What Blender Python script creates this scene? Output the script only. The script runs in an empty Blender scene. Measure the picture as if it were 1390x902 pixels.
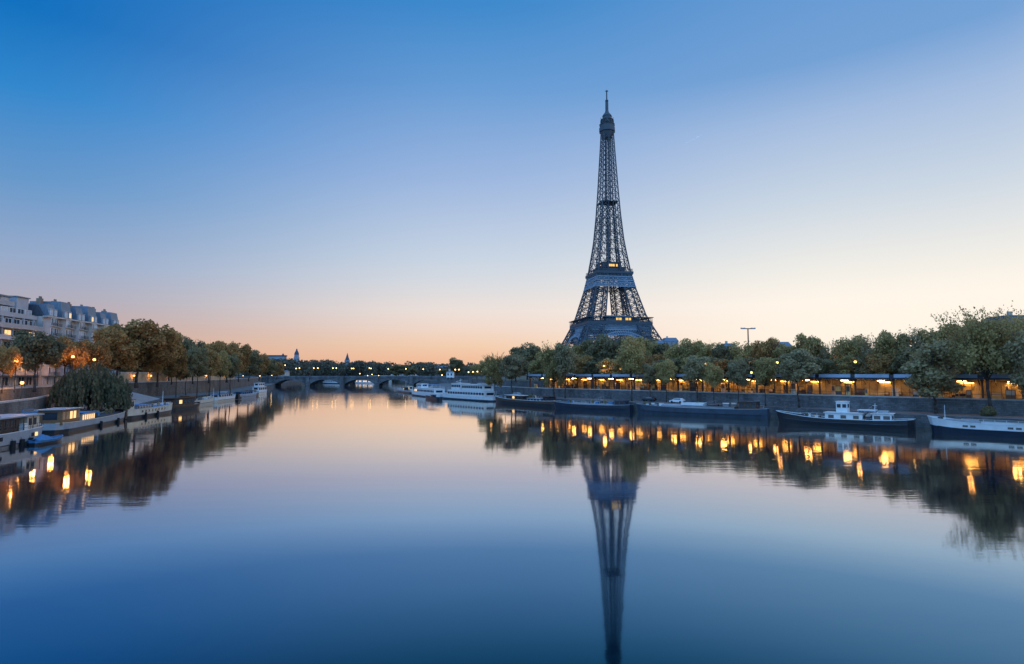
import bpy, math, random
import numpy as np
from mathutils import Vector, Matrix
R = math.radians
SC = bpy.context.scene
COL = SC.collection

# ------------------------------------------------------------------ camera
CAM_H, F, CX, CY, HOR = 11.0, 800.0, 695.0, 451.0, 508.0      # photo is 1390 x 902
PITCH = math.atan((HOR - CY) / F)
cam = bpy.data.cameras.new('camera'); cam_o = bpy.data.objects.new('camera', cam); COL.objects.link(cam_o)
cam.sensor_width = 36.0; cam.sensor_fit = 'HORIZONTAL'; cam.lens = F / 1390 * 36
cam.clip_start = 0.5; cam.clip_end = 12000
cam_o.location = (0, 0, CAM_H); cam_o.rotation_euler = (math.pi / 2 + PITCH, 0, 0)
SC.camera = cam_o

def ray(px, py):
    dx = (px - CX) / F; dy = (CY - py) / F
    return Vector((dx, math.cos(PITCH) - dy * math.sin(PITCH), math.sin(PITCH) + dy * math.cos(PITCH)))
def P(px, py, D):                       # point seen at a pixel, D metres in front
    d = ray(px, py); k = D / d.y
    return Vector((d.x * k, D, CAM_H + d.z * k))
def W(px, py, z=0.0):                   # where that pixel's ray meets the level z
    d = ray(px, py); k = (z - CAM_H) / d.z
    return Vector((d.x * k, d.y * k, z))
def X_at(px, D): return P(px, HOR, D).x
def Z_at(py, D): return P(CX, py, D).z
def lin(c):
    c = c / 255.0
    return c / 12.92 if c <= 0.04045 else ((c + 0.055) / 1.055) ** 2.4
def srgb(r, g, b): return (lin(r), lin(g), lin(b), 1.0)

# ------------------------------------------------------------------ sky and sun
SUN_AZ, SUN_EL = R(64), R(3.5)          # dawn: the glow is low on the right bank
world = bpy.data.worlds.new('World'); SC.world = world; world.use_nodes = True
nt = world.node_tree; nt.nodes.clear()
def N(t, **k):
    n = nt.nodes.new(t)
    for a, b in k.items(): setattr(n, a, b)
    return n
L = nt.links.new
out = N('ShaderNodeOutputWorld'); bg = N('ShaderNodeBackground'); bg.inputs[1].default_value = 1.0
tc = N('ShaderNodeTexCoord'); sep = N('ShaderNodeSeparateXYZ'); L(tc.outputs['Generated'], sep.inputs[0])
at2 = N('ShaderNodeMath', operation='ARCTAN2'); L(sep.outputs[0], at2.inputs[0]); L(sep.outputs[1], at2.inputs[1])
def ramp(stops):
    r = N('ShaderNodeValToRGB'); r.color_ramp.interpolation = 'EASE' if False else 'LINEAR'
    e = r.color_ramp.elements
    while len(e) > 1: e.remove(e[-1])
    e[0].position, e[0].color = stops[0]
    for p, c in stops[1:]:
        x = e.new(p); x.color = c
    L(sep.outputs[2], r.inputs[0]); return r.outputs[0]
def stops_px(lst, tail):
    s = []
    for px, py, c in lst:
        d = ray(px, py).normalized(); s.append((max(0.0, d.z), srgb(*c)))
    s.sort(key=lambda t: t[0]); return s + tail
ZEN = (0.30, 0.64, 1.28, 1)
left = ramp(stops_px([(44, 506, (212, 160, 136)), (44, 478, (215, 170, 150)), (44, 440, (191, 167, 166)), (44, 400, (170, 169, 186)), (44, 350, (149, 169, 201)),
    (44, 244, (101, 151, 202)), (44, 120, (47, 134, 204)), (20, 2, (12, 112, 190))], [(0.62, srgb(6, 104, 186)), (1.0, ZEN)]))
mid = ramp(stops_px([(604, 506, (236, 178, 148)), (604, 488, (241, 192, 158)), (604, 469, (243, 206, 176)), (604, 445, (241, 217, 203)), (604, 422, (237, 224, 217)), (604, 385, (217, 219, 224)), (604, 350, (200, 212, 227)),
    (604, 244, (157, 183, 223)), (604, 120, (105, 157, 213)), (650, 8, (62, 137, 204))], [(0.75, srgb(30, 118, 196)), (1.0, ZEN)]))
right = ramp(stops_px([(1304, 506, (255, 237, 214)), (1204, 450, (255, 244, 229)), (1204, 404, (255, 245, 233)), (1304, 350, (240, 237, 230)),
    (1304, 244, (202, 214, 227)), (1304, 120, (163, 188, 223)), (1380, 8, (116, 161, 213))], [(0.7, srgb(58, 135, 205)), (1.0, ZEN)]))
glow = ramp([(0.0, (1.5, 1.02, 0.62, 1)), (0.12, (1.45, 1.12, 0.8, 1)), (0.3, (0.95, 0.9, 0.86, 1)), (0.55, (0.4, 0.55, 0.8, 1)), (1.0, ZEN)])
back = ramp([(0.0, (0.46, 0.80, 1.28, 1)), (0.15, (0.56, 1.08, 1.85, 1)), (0.4, (0.56, 1.2, 2.2, 1)), (0.75, (0.36, 0.88, 1.85, 1)), (1.0, ZEN)])  # unseen sky behind the camera, brightened and blued to lift shaded sides
def mixaz(a, b, d0, d1):
    m = N('ShaderNodeMapRange', interpolation_type='SMOOTHSTEP'); m.inputs[1].default_value = R(d0); m.inputs[2].default_value = R(d1)
    L(at2.outputs[0], m.inputs[0])
    x = N('ShaderNodeMix', data_type='RGBA'); L(m.outputs[0], x.inputs[0]); L(a, x.inputs[6]); L(b, x.inputs[7]); return x.outputs[2]
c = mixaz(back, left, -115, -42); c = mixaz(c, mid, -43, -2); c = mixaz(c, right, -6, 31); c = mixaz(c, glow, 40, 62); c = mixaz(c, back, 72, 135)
sky = N('ShaderNodeTexSky', sky_type='NISHITA'); sky.sun_disc = False; sky.sun_elevation = SUN_EL; sky.sun_rotation = SUN_AZ
bg2 = N('ShaderNodeBackground'); bg2.inputs[1].default_value = 0.003; L(sky.outputs[0], bg2.inputs[0])
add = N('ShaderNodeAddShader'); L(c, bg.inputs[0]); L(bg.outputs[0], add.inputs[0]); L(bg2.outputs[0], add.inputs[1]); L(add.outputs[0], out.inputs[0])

sun = bpy.data.lights.new('sun', 'SUN'); sun.energy = 0.3; sun.angle = R(14); sun.color = (1.0, 0.66, 0.42)
sun_o = bpy.data.objects.new('sun', sun); COL.objects.link(sun_o)
sd = Vector((math.sin(SUN_AZ) * math.cos(SUN_EL), math.cos(SUN_AZ) * math.cos(SUN_EL), math.sin(SUN_EL)))
sun_o.rotation_euler = sd.to_track_quat('Z', 'Y').to_euler(); sun_o.location = sd * 400

vs = SC.view_settings
vs.view_transform = 'Standard'; vs.look = 'None'; vs.exposure = 0; vs.gamma = 1; vs.use_curve_mapping = False
SC.display_settings.display_device = 'sRGB'
SC.cycles.use_denoising = True
SC.cycles.max_bounces = 6; SC.cycles.diffuse_bounces = 4; SC.cycles.glossy_bounces = 3; SC.cycles.transmission_bounces = 3; SC.cycles.transparent_max_bounces = 8; SC.cycles.volume_bounces = 0
SC.cycles.sample_clamp_indirect = 6.0; SC.cycles.caustics_reflective = False; SC.cycles.caustics_refractive = False

# ------------------------------------------------------------------ materials
def new_mat(name):
    m = bpy.data.materials.new(name); m.use_nodes = True
    return m, m.node_tree, m.node_tree.nodes['Principled BSDF']
MATS = {}
def mat(name, col, rough=0.7, var=0.25, scale=0.6, metal=0.0, bump=0.0, detail=5.0, stretch=None, spec=0.4):
    """painted or mineral surface: base colour broken up by two scales of procedural dirt and wear"""
    if name in MATS: return MATS[name]
    m, t, b = new_mat(name); n = t.nodes; l = t.links.new
    tcn = n.new('ShaderNodeTexCoord'); mp = n.new('ShaderNodeMapping'); l(tcn.outputs['Object'], mp.inputs[0])
    if stretch: mp.inputs['Scale'].default_value = stretch
    nz = n.new('ShaderNodeTexNoise'); nz.inputs['Scale'].default_value = scale; nz.inputs['Detail'].default_value = detail; nz.inputs['Roughness'].default_value = 0.65
    l(mp.outputs[0], nz.inputs['Vector'])
    r = n.new('ShaderNodeValToRGB'); e = r.color_ramp.elements
    e[0].position, e[1].position = 0.3, 0.7
    e[0].color = tuple(x * (1 - var) for x in col[:3]) + (1,); e[1].color = tuple(min(1, x * (1 + var * 0.7)) for x in col[:3]) + (1,)
    l(nz.outputs[0], r.inputs[0]); l(r.outputs[0], b.inputs['Base Color'])
    b.inputs['Roughness'].default_value = rough; b.inputs['Metallic'].default_value = metal; b.inputs['Specular IOR Level'].default_value = spec
    if bump:
        bp = n.new('ShaderNodeBump'); bp.inputs['Strength'].default_value = bump; bp.inputs['Distance'].default_value = 0.1
        l(nz.outputs[0], bp.inputs['Height']); l(bp.outputs[0], b.inputs['Normal'])
    MATS[name] = m; return m
def stone(name, col, bw=1.2, bh=0.4, mortar=0.5):
    """coursed stone blocks, with weather stains"""
    m, t, b = new_mat(name); n = t.nodes; l = t.links.new
    tcn = n.new('ShaderNodeTexCoord'); sp = n.new('ShaderNodeSeparateXYZ'); l(tcn.outputs['Object'], sp.inputs[0])
    ad = n.new('ShaderNodeMath'); ad.operation = 'SUBTRACT'; l(sp.outputs[1], ad.inputs[0]); l(sp.outputs[0], ad.inputs[1])
    cb = n.new('ShaderNodeCombineXYZ'); l(ad.outputs[0], cb.inputs[0]); l(sp.outputs[2], cb.inputs[1])
    br = n.new('ShaderNodeTexBrick'); l(cb.outputs[0], br.inputs['Vector']); br.inputs['Scale'].default_value = 1.0
    br.inputs['Brick Width'].default_value = bw; br.inputs['Row Height'].default_value = bh; br.inputs['Mortar Size'].default_value = 0.03
    br.inputs['Color1'].default_value = tuple(col) + (1,); br.inputs['Color2'].default_value = tuple(x * 0.62 for x in col) + (1,); br.inputs['Mortar'].default_value = tuple(x * mortar for x in col) + (1,)
    nz = n.new('ShaderNodeTexNoise'); nz.inputs['Scale'].default_value = 0.22; nz.inputs['Detail'].default_value = 7; nz.inputs['Roughness'].default_value = 0.7
    mp = n.new('ShaderNodeMapping'); mp.inputs['Scale'].default_value = (1, 1, 0.5); l(tcn.outputs['Object'], mp.inputs[0]); l(mp.outputs[0], nz.inputs['Vector'])
    r = n.new('ShaderNodeValToRGB'); r.color_ramp.elements[0].position = 0.35; r.color_ramp.elements[0].color = (0.45, 0.45, 0.45, 1); r.color_ramp.elements[1].position = 0.65; r.color_ramp.elements[1].color = (1.25, 1.25, 1.2, 1)
    l(nz.outputs[0], r.inputs[0])
    mx = n.new('ShaderNodeMix'); mx.data_type = 'RGBA'; mx.blend_type = 'MULTIPLY'; mx.inputs[0].default_value = 1; l(br.outputs[0], mx.inputs[6]); l(r.outputs[0], mx.inputs[7])
    l(mx.outputs[2], b.inputs['Base Color']); b.inputs['Roughness'].default_value = 0.85
    MATS[name] = m; return m
def emit(name, col, s):
    m, t, b = new_mat(name)
    b.inputs['Base Color'].default_value = (0.02, 0.02, 0.02, 1); b.inputs['Emission Color'].default_value = tuple(col) + (1,); b.inputs['Emission Strength'].default_value = s
    MATS[name] = m; return m
def leafmat(name, c1, c2, c3, trans=0.45):
    m, t, b = new_mat(name); n = t.nodes; l = t.links.new
    b.inputs['Roughness'].default_value = 0.6; b.inputs['Specular IOR Level'].default_value = 0.25
    ge = n.new('ShaderNodeNewGeometry'); oi = n.new('ShaderNodeObjectInfo'); tcn = n.new('ShaderNodeTexCoord')
    nz = n.new('ShaderNodeTexNoise'); nz.inputs['Scale'].default_value = 6.0; nz.inputs['Detail'].default_value = 3; l(tcn.outputs['Object'], nz.inputs['Vector'])
    s = n.new('ShaderNodeMath'); s.operation = 'MULTIPLY_ADD'; l(ge.outputs['Random Per Island'], s.inputs[0]); s.inputs[1].default_value = 0.45
    s2 = n.new('ShaderNodeMath'); s2.operation = 'MULTIPLY_ADD'; l(oi.outputs['Random'], s2.inputs[0]); s2.inputs[1].default_value = 0.3
    s3 = n.new('ShaderNodeMath'); s3.operation = 'MULTIPLY_ADD'; l(nz.outputs[0], s3.inputs[0]); s3.inputs[1].default_value = 0.9; s3.inputs[2].default_value = -0.32
    l(s3.outputs[0], s2.inputs[2]); l(s2.outputs[0], s.inputs[2])
    r = n.new('ShaderNodeValToRGB'); e = r.color_ramp.elements; e[0].color = tuple(c1) + (1,); e[0].position = 0.1; e[1].color = tuple(c3) + (1,); e[1].position = 0.95
    x = e.new(0.5); x.color = tuple(c2) + (1,)
    l(s.outputs[0], r.inputs[0]); l(r.outputs[0], b.inputs['Base Color'])
    tr = n.new('ShaderNodeBsdfTranslucent'); l(r.outputs[0], tr.inputs[0])
    mx = n.new('ShaderNodeMixShader'); mx.inputs[0].default_value = trans
    o = n['Material Output']; l(b.outputs[0], mx.inputs[1]); l(tr.outputs[0], mx.inputs[2]); l(mx.outputs[0], o.inputs[0])
    MATS[name] = m; return m

# river: mirror-calm, deep blue body; reflectance follows the angle (hand-set tint: deep blue when steep, low-sky warmth painted in at grazing)
def water_mat():
    m = bpy.data.materials.new('river_water'); m.use_nodes = True; t = m.node_tree; n = t.nodes; l = t.links.new; n.clear()
    o = n.new('ShaderNodeOutputMaterial'); g = n.new('ShaderNodeBsdfGlossy'); g.inputs['Roughness'].default_value = 0.05
    df = n.new('ShaderNodeBsdfDiffuse'); df.inputs[0].default_value = (0.0004, 0.004, 0.008, 1)
    lw = n.new('ShaderNodeLayerWeight'); lw.inputs[0].default_value = 0.5
    r = n.new('ShaderNodeValToRGB'); e = r.color_ramp.elements
    st = [(0.0, (.015, .03, .05)), (.52, (.015, .085, .115)), (.57, (.028, .125, .155)), (.62, (.09, .21, .28)), (.67, (.15, .29, .395)), (.72, (.19, .345, .49)), (.77, (.42, .55, .67)), (.835, (.63, .59, .65)), (.92, (.97, .86, .71)), (1.0, (1, .98, .95))]
    e[0].position, e[0].color = st[0][0], st[0][1] + (1,); e[1].position, e[1].color = st[-1][0], st[-1][1] + (1,)
    for p, cc in st[1:-1]:
        x = e.new(p); x.color = cc + (1,)
    l(lw.outputs['Facing'], r.inputs[0]); l(r.outputs[0], g.inputs[0])
    tcn = n.new('ShaderNodeTexCoord'); mp = n.new('ShaderNodeMapping'); mp.inputs['Rotation'].default_value = (0, 0, R(12)); mp.inputs['Scale'].default_value = (0.35, 1.0, 1.0)
    l(tcn.outputs['Object'], mp.inputs[0])
    n1 = n.new('ShaderNodeTexNoise'); n1.inputs['Scale'].default_value = 0.16; n1.inputs['Detail'].default_value = 4; l(mp.outputs[0], n1.inputs['Vector'])
    n2 = n.new('ShaderNodeTexNoise'); n2.inputs['Scale'].default_value = 1.3; n2.inputs['Detail'].default_value = 3; l(mp.outputs[0], n2.inputs['Vector'])
    n3 = n.new('ShaderNodeTexNoise'); n3.inputs['Scale'].default_value = 0.012; n3.inputs['Detail'].default_value = 3; l(mp.outputs[0], n3.inputs['Vector'])
    ms = n.new('ShaderNodeMapRange'); ms.inputs[1].default_value = 0.4; ms.inputs[2].default_value = 0.65; ms.inputs[3].default_value = 0.12; ms.inputs[4].default_value = 1.0; l(n3.outputs[0], ms.inputs[0])
    b1 = n.new('ShaderNodeBump'); b1.inputs['Distance'].default_value = 0.07; l(n1.outputs[0], b1.inputs['Height']); l(ms.outputs[0], b1.inputs['Strength'])
    b2 = n.new('ShaderNodeBump'); b2.inputs['Distance'].default_value = 0.016; l(n2.outputs[0], b2.inputs['Height']); l(ms.outputs[0], b2.inputs['Strength']); l(b1.outputs[0], b2.inputs['Normal'])
    l(b2.outputs[0], g.inputs['Normal'])
    a = n.new('ShaderNodeAddShader'); l(g.outputs[0], a.inputs[0]); l(df.outputs[0], a.inputs[1]); l(a.outputs[0], o.inputs[0])
    return m

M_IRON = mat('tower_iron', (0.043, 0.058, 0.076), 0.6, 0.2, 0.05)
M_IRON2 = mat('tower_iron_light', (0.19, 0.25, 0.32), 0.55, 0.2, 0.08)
M_WALL = stone('quay_stone', (0.17, 0.175, 0.19))
M_WALL_W = stone('quay_stone_warm', (0.17, 0.16, 0.155), 1.0, 0.36)
M_EDGE = stone('quay_edge_stone', (0.13, 0.13, 0.135), 1.5, 0.45)
M_COPE = mat('coping_stone', (0.42, 0.40, 0.38), 0.85, 0.25, 1.0)
M_PAVE = mat('quay_paving', (0.13, 0.13, 0.13), 0.9, 0.35, 0.4)
M_ASPH = mat('asphalt', (0.06, 0.06, 0.062), 0.9, 0.3, 0.3)
M_SOIL = mat('park_soil', (0.07, 0.075, 0.05), 0.95, 0.4, 0.05)
M_BARK = mat('bark', (0.055, 0.045, 0.04), 0.95, 0.35, 4.0)
M_WHITE = mat('white_paint', (0.66, 0.67, 0.68), 0.4, 0.12, 0.7)
M_CREAM = mat('cream_paint', (0.62, 0.53, 0.42), 0.5, 0.18, 0.7)
M_GREY = mat('grey_paint', (0.30, 0.31, 0.335), 0.5, 0.18, 0.7)
M_BLACK = mat('black_paint', (0.014, 0.015, 0.018), 0.4, 0.3, 0.7)
M_NAVY = mat('navy_paint', (0.012, 0.02, 0.036), 0.4, 0.3, 0.7)
M_STEEL = mat('steel_blue_paint', (0.032, 0.052, 0.078), 0.5, 0.35, 0.5)
M_BLUE = mat('blue_tarpaulin', (0.05, 0.17, 0.34), 0.6, 0.2, 1.5)
M_WOOD = mat('varnished_wood', (0.20, 0.095, 0.04), 0.5, 0.35, 2.0, stretch=(1, 1, 6))
M_BROWN = mat('dark_brown_wood', (0.07, 0.04, 0.025), 0.6, 0.35, 2.0)
M_DECK = mat('deck_boards', (0.28, 0.27, 0.26), 0.8, 0.3, 1.5)
M_RUB = mat('rubber', (0.012, 0.012, 0.013), 0.85, 0.2, 3.0)
M_GLASS = mat('dark_window_glass', (0.025, 0.035, 0.05), 0.08, 0.2, 1.0, spec=0.8)
M_ZINC = mat('zinc_roof', (0.12, 0.16, 0.21), 0.45, 0.25, 0.7, stretch=(4, 4, 0.5))
M_SLATE = mat('slate', (0.045, 0.06, 0.08), 0.6, 0.3, 1.5)
M_FACADE = mat('limestone_facade', (0.43, 0.41, 0.39), 0.85, 0.18, 0.3)
M_FACADE2 = mat('render_facade', (0.35, 0.36, 0.39), 0.8, 0.12, 0.4)
M_RAIL = mat('balcony_iron', (0.03, 0.032, 0.036), 0.5, 0.2, 1.0)
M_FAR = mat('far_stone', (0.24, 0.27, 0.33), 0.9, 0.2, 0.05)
M_FASCIA = mat('station_fascia', (0.30, 0.37, 0.46), 0.5, 0.2, 0.35)
M_INNER = mat('station_plaster', (0.60, 0.44, 0.22), 0.8, 0.6, 0.45)
M_POST = mat('lamp_post_iron', (0.025, 0.028, 0.03), 0.5, 0.2, 2.0)
E_LAMP = emit('street_lamp_light', (1.0, 0.50, 0.13), 4.5)
E_LAMP_S = emit('bridge_lamp_light', (1.0, 0.62, 0.22), 7)
E_HALL = emit('station_light', (1.0, 0.50, 0.13), 55)
E_WASH = emit('station_added_wash', (1.0, 0.50, 0.11), 26)  # for the added strips that brighten the station's back wall
E_WIN = emit('lit_window_light', (1.0, 0.62, 0.26), 1.4)
E_TOWER = emit('tower_window_light', (1.0, 0.58, 0.12), 1.3)
E_PORT = emit('porthole_light', (1.0, 0.52, 0.14), 1.6)
LF_BROWN = leafmat('autumn_leaves', (0.18, 0.088, 0.03), (0.40, 0.225, 0.078), (0.60, 0.40, 0.15))
LF_OLIVE = leafmat('olive_leaves', (0.21, 0.16, 0.066), (0.43, 0.315, 0.12), (0.62, 0.45, 0.18))
LF_DARK = leafmat('dark_leaves', (0.105, 0.095, 0.054), (0.22, 0.185, 0.095), (0.36, 0.28, 0.125))
LF_FAR = leafmat('distant_leaves', (0.055, 0.056, 0.045), (0.105, 0.10, 0.075), (0.17, 0.145, 0.09), 0.3)
LF_GREY = leafmat('grey_green_leaves', (0.18, 0.15, 0.085), (0.35, 0.28, 0.15), (0.52, 0.41, 0.20))

M_BRIDGE = stone('bridge_stone', (0.15, 0.155, 0.17), 1.6, 0.6)

# ------------------------------------------------------------------ mesh helpers
class MB:
    def __init__(s): s.v = []; s.f = []; s.m = []
    def add(s, vs, fs, m=0):
        o = len(s.v); s.v += [tuple(a) for a in vs]; s.f += [tuple(o + i for i in q) for q in fs]; s.m += [m] * len(fs); return s
    def box(s, c, size, rz=0.0, m=0):
        x, y, z = size[0] / 2, size[1] / 2, size[2] / 2; ca, sa = math.cos(rz), math.sin(rz)
        pts = [(-x, -y, -z), (x, -y, -z), (x, y, -z), (-x, y, -z), (-x, -y, z), (x, -y, z), (x, y, z), (-x, y, z)]
        return s.add([(c[0] + a * ca - b * sa, c[1] + a * sa + b * ca, c[2] + d) for a, b, d in pts],
                     [(0, 3, 2, 1), (4, 5, 6, 7), (0, 1, 5, 4), (1, 2, 6, 5), (2, 3, 7, 6), (3, 0, 4, 7)], m)
    def bb(s, x0, x1, y0, y1, z0, z1, m=0): return s.box(((x0 + x1) / 2, (y0 + y1) / 2, (z0 + z1) / 2), (x1 - x0, y1 - y0, z1 - z0), 0, m)
    def tube(s, p, q, r0, r1=None, n=6, m=0, caps=True):
        p = Vector(p); q = Vector(q); r1 = r0 if r1 is None else r1
        d = (q - p); 
        if d.length < 1e-6: return s
        d.normalize(); a = d.orthogonal().normalized()
        if abs(d.z) < 0.999: a = d.cross(Vector((0, 0, 1))).normalized()
        b = d.cross(a); vs = []
        for c0, r in ((p, r0), (q, r1)):
            for i in range(n):
                t = 2 * math.pi * (i + 0.5) / n; vs.append(c0 + (a * math.cos(t) + b * math.sin(t)) * r)
        fs = [(i, (i + 1) % n, n + (i + 1) % n, n + i) for i in range(n)]
        if caps: fs += [tuple(reversed(range(n))), tuple(range(n, 2 * n))]
        return s.add(vs, fs, m)
    def bar(s, p, q, w, m=0): return s.tube(p, q, w * 0.707, None, 4, m, False)
    def path(s, pts, r, n=5, m=0):
        for a, b in zip(pts[:-1], pts[1:]): s.tube(a, b, r, None, n, m)
        return s
    def prism(s, poly, z0, z1, m=0):
        n = len(poly); vs = [(x, y, z0) for x, y in poly] + [(x, y, z1) for x, y in poly]
        return s.add(vs, [tuple(reversed(range(n))), tuple(range(n, 2 * n))] + [(i, (i + 1) % n, n + (i + 1) % n, n + i) for i in range(n)], m)
    def lathe(s, c, prof, n=12, m=0):
        vs = []; fs = []
        for r, z in prof:
            for i in range(n):
                t = 2 * math.pi * i / n; vs.append((c[0] + r * math.cos(t), c[1] + r * math.sin(t), c[2] + z))
        for k in range(len(prof) - 1):
            for i in range(n): fs.append((k * n + i, k * n + (i + 1) % n, (k + 1) * n + (i + 1) % n, (k + 1) * n + i))
        fs.append(tuple(reversed(range(n)))); fs.append(tuple(range((len(prof) - 1) * n, len(prof) * n)))
        return s.add(vs, fs, m)
    def ball(s, c, r, n=10, k=6, sz=1.0, m=0):
        return s.lathe(c, [(max(0.01, r * math.sin(math.pi * i / k)), -r * sz * math.cos(math.pi * i / k)) for i in range(k + 1)], n, m)
    def mesh(s, name, mats, smooth=False):
        me = bpy.data.meshes.new(name); me.from_pydata(s.v, [], s.f)
        for m in (mats if isinstance(mats, (list, tuple)) else [mats]): me.materials.append(m)
        me.polygons.foreach_set('material_index', s.m)
        if smooth: me.polygons.foreach_set('use_smooth', [True] * len(me.polygons))
        me.update(); return me
    def build(s, name, mats, parent=None, smooth=False):
        o = bpy.data.objects.new(name, s.mesh(name, mats, smooth)); COL.objects.link(o)
        if parent: o.parent = parent
        return o
def tag(o, label=None, cat=None, group=None, kind=None):
    if label: o['label'] = label
    if cat: o['category'] = cat
    if group: o['group'] = group
    if kind: o['kind'] = kind
    return o
def thing(name, loc, label, cat, rz=0.0, group=None, scale=None):
    o = bpy.data.objects.new(name, None); COL.objects.link(o); o.empty_display_size = 0.5
    o.location = loc; o.rotation_euler = (0, 0, rz)
    if scale: o.scale = scale
    return tag(o, label, cat, group)
def copy_tree(o, parent=None):
    c = o.copy(); COL.objects.link(c)
    if parent: c.parent = parent
    for ch in list(o.children): copy_tree(ch, c)
    return c
def structure(mb, name, m): return tag(mb.build(name, m), kind='structure')
def offset_line(poly, d):
    """shift an open polyline sideways; positive d = to the right of its direction"""
    res = []
    for i, p in enumerate(poly):
        a = Vector(poly[max(0, i - 1)]); b = Vector(poly[min(len(poly) - 1, i + 1)]); t = (b - a).normalized()
        res.append((p[0] + t.y * d, p[1] - t.x * d))
    return res
def along(poly, s):
    """point and direction at distance s along a polyline"""
    for a, b in zip(poly[:-1], poly[1:]):
        a = Vector(a); b = Vector(b); l = (b - a).length
        if s <= l: return a + (b - a) * (s / l), (b - a).normalized()
        s -= l
    return Vector(poly[-1]), (Vector(poly[-1]) - Vector(poly[-2])).normalized()
def poly_len(poly): return sum((Vector(b) - Vector(a)).length for a, b in zip(poly[:-1], poly[1:]))
def band(poly, o0, o1, z0, z1, closed=True):
    """solid strip between two side offsets of a polyline"""
    a = offset_line(poly, o0) if o0 else list(poly); b = offset_line(poly, o1) if o1 else list(poly); mb = MB()
    for i in range(len(poly) - 1):
        q = [a[i], a[i + 1], b[i + 1], b[i]]
        vs = [(x, y, z0) for x, y in q] + [(x, y, z1) for x, y in q]
        fs = [(0, 1, 2, 3), (7, 6, 5, 4), (0, 4, 5, 1), (2, 6, 7, 3)]
        if i == 0: fs.append((3, 7, 4, 0))
        if i == len(poly) - 2: fs.append((1, 5, 6, 2))
        mb.add(vs, fs)
    return mb
# ------------------------------------------------------------------ setting: river, quays, terrain
EDGE_L = [(-81, -60), (-81, 88), (-91, 111), (-99, 142), (-104, 165), (-116, 200), (-124, 232), (-128, 275), (-148, 335), (-192, 470), (-216, 540), (-270, 760), (-380, 1100)]
WALL_L = [(-92, -60), (-92.5, 85), (-101, 114), (-120, 160), (-135, 218), (-144, 270), (-160, 335), (-203, 470), (-228, 540), (-284, 760), (-400, 1100)]
EDGE_R = [(215, -20), (97, 107.5), (83.5, 123.5), (69.5, 150.5), (40.5, 172), (20, 196), (-1.5, 230), (-5, 244), (-27, 274), (-46, 320), (-58, 400), (-64, 540), (-84, 700), (-190, 1000)]
WALL_R = [(230, -20.7), (104, 120), (36, 196), (7, 228.5), (-4, 252), (-22, 292), (-38, 400), (-46, 540), (-66, 700), (-170, 1000)]
ZQ_L, ZU_L, ZQ_R, ZS_R, ZU_R = 2.5, 7.2, 2.6, 5.6, 8.0
water = MB().add([(-3000, -200, 0), (3000, -200, 0), (3000, 4000, 0), (-3000, 4000, 0)], [(0, 1, 2, 3)]).build('river_water', water_mat()); tag(water, kind='structure')
def sheet(front, backpts, z0, z1):
    mb = MB().prism(list(front) + backpts, z0, z1); mb.m = [0, 0] + [1] * (len(mb.f) - 2); return mb
structure(sheet(EDGE_L, [(-420, 1100), (-2600, 1100), (-2600, -60)], -3, ZQ_L), 'quay_pavement', [M_PAVE, M_EDGE])
structure(sheet(EDGE_R, [(-150, 1000), (2600, 1000), (2600, -20)], -3, ZQ_R), 'quay_pavement', [M_PAVE, M_EDGE])
structure(sheet(offset_line(WALL_L, -1.0), [(-420, 1100), (-2600, 1100), (-2600, -60)], 2.0, ZU_L), 'avenue_ground', [M_ASPH, M_EDGE])
structure(sheet(offset_line(WALL_R, 0.7), [(-140, 1000), (2600, 1000), (2600, -20)], 2.0, ZS_R), 'station_ground', [M_ASPH, M_EDGE])
structure(sheet(offset_line(WALL_R, 10.5), [(-130, 1000), (2600, 1000), (2600, -20)], 5.0, ZU_R), 'park_ground', [M_SOIL, M_EDGE])
structure(MB().prism([(-2900, 1090), (-300, 1090), (-120, 1000), (2900, 1000), (2900, 3900), (-2900, 3900)], -3, 9.0), 'far_ground', M_SOIL)
# hills that close the view upstream
hv, hf = [], []
rnd = random.Random(3)
nx, ny = 90, 10
for j in range(ny):
    for i in range(nx):
        x = -1500 + 2600 * i / (nx - 1); y = 1150 + 1300 * j / (ny - 1)
        t = math.sin(math.pi * j / (ny - 1)); e = 30 * math.exp(-((x + 800) / 380) ** 2) + 18 + 5 * math.sin(x * 0.021 + j) + 3 * math.sin(x * 0.067 + 2 * j)
        hv.append((x, y, 6 + e * t))
for j in range(ny - 1):
    for i in range(nx - 1): hf.append((j * nx + i, j * nx + i + 1, (j + 1) * nx + i + 1, (j + 1) * nx + i))
structure(MB().add(hv, hf), 'hills', M_SOIL)

# quay walls
def wall_thing(name, poly, z0, z1, th, label, m, cop=0.3):
    t = thing(name, (poly[0][0], poly[0][1], 0), label, 'quay wall'); off = Matrix.Translation((-poly[0][0], -poly[0][1], 0))
    def put(mb, nm, mm):
        o = mb.build(nm, mm, t); o.location = (-poly[0][0], -poly[0][1], 0); return o
    put(band(poly, 0, th, z0, z1 - cop), 'wall_face', m); put(band(poly, -0.12 if th > 0 else 0.12, th, z1 - cop + 0.002, z1), 'coping', M_COPE)
    return t
wall_thing('quay_wall', WALL_L, 1.0, ZU_L + 0.95, -0.9, 'long pale stone quay wall below the avenue with the apartment houses', M_WALL_W)
wall_thing('quay_wall', WALL_R, 1.0, ZS_R + 0.25, 0.65, 'long blue grey stone quay wall under the lit station', M_WALL)
LOW = [(-84, 40), (-87.5, 80), (-92, 104), (-102, 126), (-114.4, 147)]
structure(MB().prism(LOW + [(-115, 147.2), (-101, 113), (-92.3, 84), (-91.5, 40)], 1.0, 5.7), 'lower_road', M_ASPH)
wall_thing('retaining_wall', LOW, 1.0, 5.95, 0.5, 'grey retaining wall of the orange lit lower road behind the restaurant boat', M_WALL_W, 0.35)
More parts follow.
